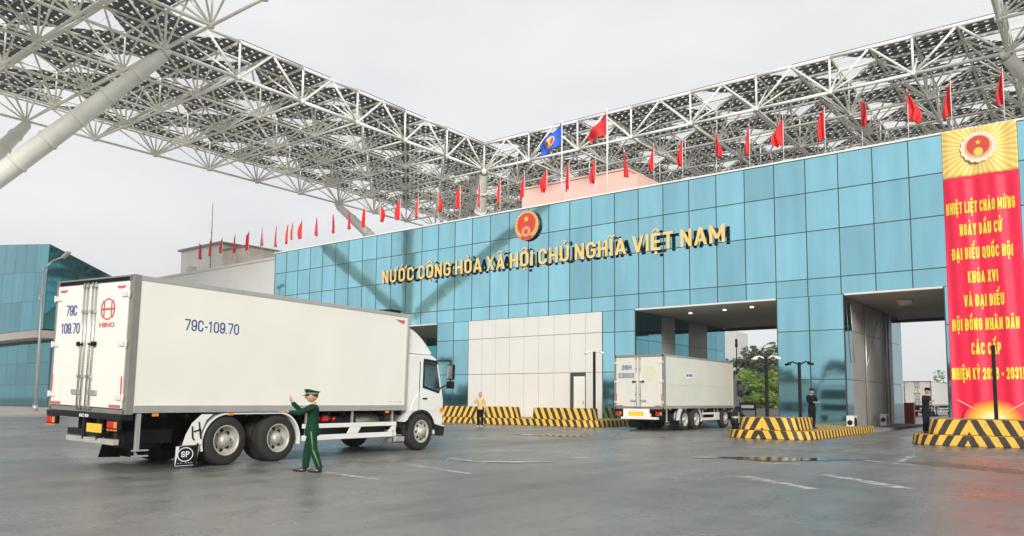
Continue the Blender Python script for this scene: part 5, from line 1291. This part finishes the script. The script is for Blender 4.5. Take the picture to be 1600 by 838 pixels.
    if head in ('cap', 'peaked'):
        bm = new(); seg = 24
        def ring(z, rx, ry, dz=0): return [bm.verts.new((tq @ Vector((rx * math.cos(2 * math.pi * i / seg), ry * math.sin(2 * math.pi * i / seg) + .002, z - dz * math.sin(2 * math.pi * i / seg)))) * h + hd) for i in range(seg)]
        if head == 'peaked': rg = [ring(.028, .052, .062), ring(.052, .054, .066), ring(.070, .069, .082, .014), ring(.079, .066, .078, .015), ring(.084, .03, .035, .01)]
        else: rg = [ring(.024, .051, .061), ring(.060, .048, .058), ring(.078, .03, .038)]
        for a_, b_ in zip(rg, rg[1:]):
            for i in range(seg): j = (i + 1) % seg; f = bm.faces.new((a_[i], a_[j], b_[j], b_[i])); f.smooth = True
        bm.faces.new(rg[-1]); cp = obj('cap', bm, m_green if head == 'peaked' else m_blackcl, T, fix=True)
        bm = new(); A = []; Bv = []
        for k in range(11):
            a = R(200 + 140 * k / 10); A.append(bm.verts.new((tq @ Vector((.052 * math.cos(a), .062 * math.sin(a), .030))) * h + hd)); Bv.append(bm.verts.new((tq @ Vector((.062 * math.cos(a), .062 * math.sin(a) - .034 * math.sin(R(180 * k / 10)), .018 - .004 * math.sin(R(180 * k / 10))))) * h + hd))
        for k in range(10): bm.faces.new((A[k], A[k + 1], Bv[k + 1], Bv[k]))
        o = obj('visor', bm, m_black, cp); sm = o.modifiers.new('s', 'SOLIDIFY'); sm.thickness = .006
        if head == 'peaked':
            bm = new(); ra = [bm.verts.new((tq @ Vector((.0535 * math.cos(2 * math.pi * i / seg), .0635 * math.sin(2 * math.pi * i / seg) + .002, .030))) * h + hd) for i in range(seg)]; rb_ = [bm.verts.new((tq @ Vector((.0555 * math.cos(2 * math.pi * i / seg), .067 * math.sin(2 * math.pi * i / seg) + .002, .050))) * h + hd) for i in range(seg)]
            for i in range(seg): j = (i + 1) % seg; bm.faces.new((ra[i], ra[j], rb_[j], rb_[i]))
            obj('cap_band', bm, m_gtrim, cp)
            bm = new(); c_ = (tq @ Vector((0, -.074, .052))) * h + hd; tube(bm, c_, c_ + tq @ Vector((0, -.012, .004)), .02, .016, 10); obj('badge', bm, m_gold2, cp)
    # jacket / shirt
    vs = [V(0, bn(.53), jacket_len - .02), sp1, ch, nk + V(0, 0, .004)]; es = [(0, 1), (1, 2), (2, 3)]; rs = [(.088 * h, .066 * h), (.082 * h, .062 * h), (.092 * h, .066 * h), .046 * h]
    for s in (1, -1):
        sh, el, wr = arm[s]; b = len(vs); vs += [sh, el, wr.lerp(el, .08)]; es += [(2, b), (b, b + 1), (b + 1, b + 2)]; rs += [.043 * h, .034 * h, .026 * h]
    jk = skin_mesh('jacket' if top_m is not m_beige else 'shirt', vs, es, rs, top_m, T, 2, 1)
    if top_m is not m_beige:
        bm = new(); rings = []
        for z_, rx, ry in ((.60, .080, .062), (.54, .086, .067), (.48, .090, .069), (.445, .093, .071)):
            rings.append([bm.verts.new((rx * h * math.cos(2 * math.pi * i / 20), (ry * math.sin(2 * math.pi * i / 20) + bn(z_) / h * 0) * h, z_ * h)) for i in range(20)])
        for a_, b_ in zip(rings, rings[1:]):
            for i in range(20): j = (i + 1) % 20; f = bm.faces.new((a_[i], a_[j], b_[j], b_[i])); f.smooth = True
        o = obj('coat_skirt', bm, top_m, T); sm = o.modifiers.new('s', 'SOLIDIFY'); sm.thickness = .008
    # trousers
    vs = [V(0, .0, .56)]; es = []; rs = [(.078 * h, .060 * h)]
    for s in (1, -1):
        hp, kn, an, to = legs[s]; b = len(vs); vs += [hp - V(0, 0, .03), kn, an + V(0, .003, -.022)]; es += [(0, b), (b, b + 1), (b + 1, b + 2)]; rs += [.058 * h, .044 * h, .036 * h]
    skin_mesh('trousers', vs, es, rs, leg_m, T, 2)
    for s in (1, -1):
        an, to = legs[s][2], legs[s][3]; bm = new(); e = bmesh.ops.create_uvsphere(bm, u_segments=12, v_segments=8, radius=1)
        for v_ in e['verts']:
            v_.co = Vector((an.x + v_.co.x * .028 * h, (an.y + to.y) / 2 - .01 * h + v_.co.y * .075 * h, max(.001, .022 * h + v_.co.z * .026 * h * (1.3 if v_.co.y > 0 else .8))))
        obj('shoe', bm, shoe_m, T)
    return T, arm, V
# the border guard directing the truck (faces left in the picture)
face_left = math.atan2(-cr.y, -cr.x)          # direction image-left on the ground
g1, arm1, V1 = person('officer in dark green uniform and peaked cap directing the white truck', (-11.44, 9.0, 0), face_left + R(90) + R(8), 1.47,
    {'L': ((.150, -.10, .725), (.10, -.235, .735), (0.05, -1, .12)), 'R': ((-.120, -.13, .740), (-.06, -.225, .87), (-.1, -.18, 1))},
    m_green, m_green, m_shoeb, 'peaked', 0, .10, jacket_len=.455)
# trouser stripes, buttons, shoulder boards, collar
for s in (1, -1):
    bm = new()
    pts = [Vector((s * .105, .0, .50)) * 1.47, Vector((s * .099, -.012 + s * .035, .28)) * 1.47, Vector((s * .089, .012 + s * .08, .07)) * 1.47]
    for a, b in zip(pts, pts[1:]): tube(bm, a, b, .011, seg=6)
    obj('trouser_stripe', bm, m_gtrim, g1)
g1.scale = (1.16, 1.22, 1.0)
bm = new()
for z in (.56, .61, .66, .71): tube(bm, (0, -.088, z * 1.47), (0, -.100, z * 1.47), .012, .010, 8)
for s in (-1, 1): tube(bm, (s * .07, -.086, .70 * 1.47), (s * .07, -.098, .70 * 1.47), .016, .014, 8)
obj('buttons', bm, m_gold2, g1)
for s in (-1, 1):
    bm = new(); bx(bm, s * .135 - .045, s * .135 + .045, -.03, .035, .842 * 1.47, .850 * 1.47); obj('shoulder_board', bm, m_gold, g1, bevel=.004)
face_cam = lambda p: math.atan2(-p[1], -p[0]) + R(90)
person('man in beige shirt and black trousers by the left striped barrier', (-23.96, 28.84, 0), face_cam((-23.96, 28.84)) - R(10), 1.70,
    {'L': ((.135, .01, .655), (.135, -.03, .52), (0, -.1, -1)), 'R': ((-.175, .0, .70), (-.105, -.09, .705), (.9, -.4, 0))}, m_beige, m_blackcl, m_shoe, 'hair', 0, .0, jacket_len=.50)
g3, a3, V3_ = person('person in dark clothes holding white papers on the middle island', (-9.05, 31.2, .30), face_cam((-9, 31)) - R(-40), 1.58,
    {'L': ((.14, -.02, .67), (.06, -.14, .655), (-.2, -1, 0)), 'R': ((-.14, -.02, .67), (-.05, -.15, .645), (.2, -1, 0))}, m_blackcl, m_blackcl, m_shoeb, 'cap', 0)
bm = new(); bx(bm, -.10, .10, -.38, -.22, 1.03, 1.04); p_ = obj('white_papers', bm, m_paper); p_.location = g3.location; p_.rotation_euler = g3.rotation_euler
tag(p_, 'white papers held by the dark clothed person on the island', 'papers')
person('guard in black with cap looking down on the right island edge', (-4.75, 29.2, .33), face_cam((-4.9, 29.6)) + R(62), 1.52,
    {'L': ((.125, -.03, .67), (.05, -.13, .70), (-.3, -.8, .5)), 'R': ((-.125, -.02, .67), (-.05, -.14, .68), (.3, -.8, .3))}, m_blackcl, m_blackcl, m_shoeb, 'cap', 0, .0, bend=.12)

# ---------------------------------------------------------------- haze
bm = new(); bx(bm, -340, 120, -90, 330, -1, 62)
hz = obj('haze', bm, []); hz['kind'] = 'stuff'
HM = bpy.data.materials.new('haze_air'); HM.use_nodes = True; hn = HM.node_tree.nodes
hn.remove(hn['Principled BSDF']); pvn = hn.new('ShaderNodeVolumePrincipled'); pvn.inputs['Color'].default_value = (.93, .94, .96, 1)
pvn.inputs['Density'].default_value = .0006; pvn.inputs['Anisotropy'].default_value = .2
HM.node_tree.links.new(pvn.outputs[0], hn['Material Output'].inputs['Volume']); hz.data.materials.append(HM)
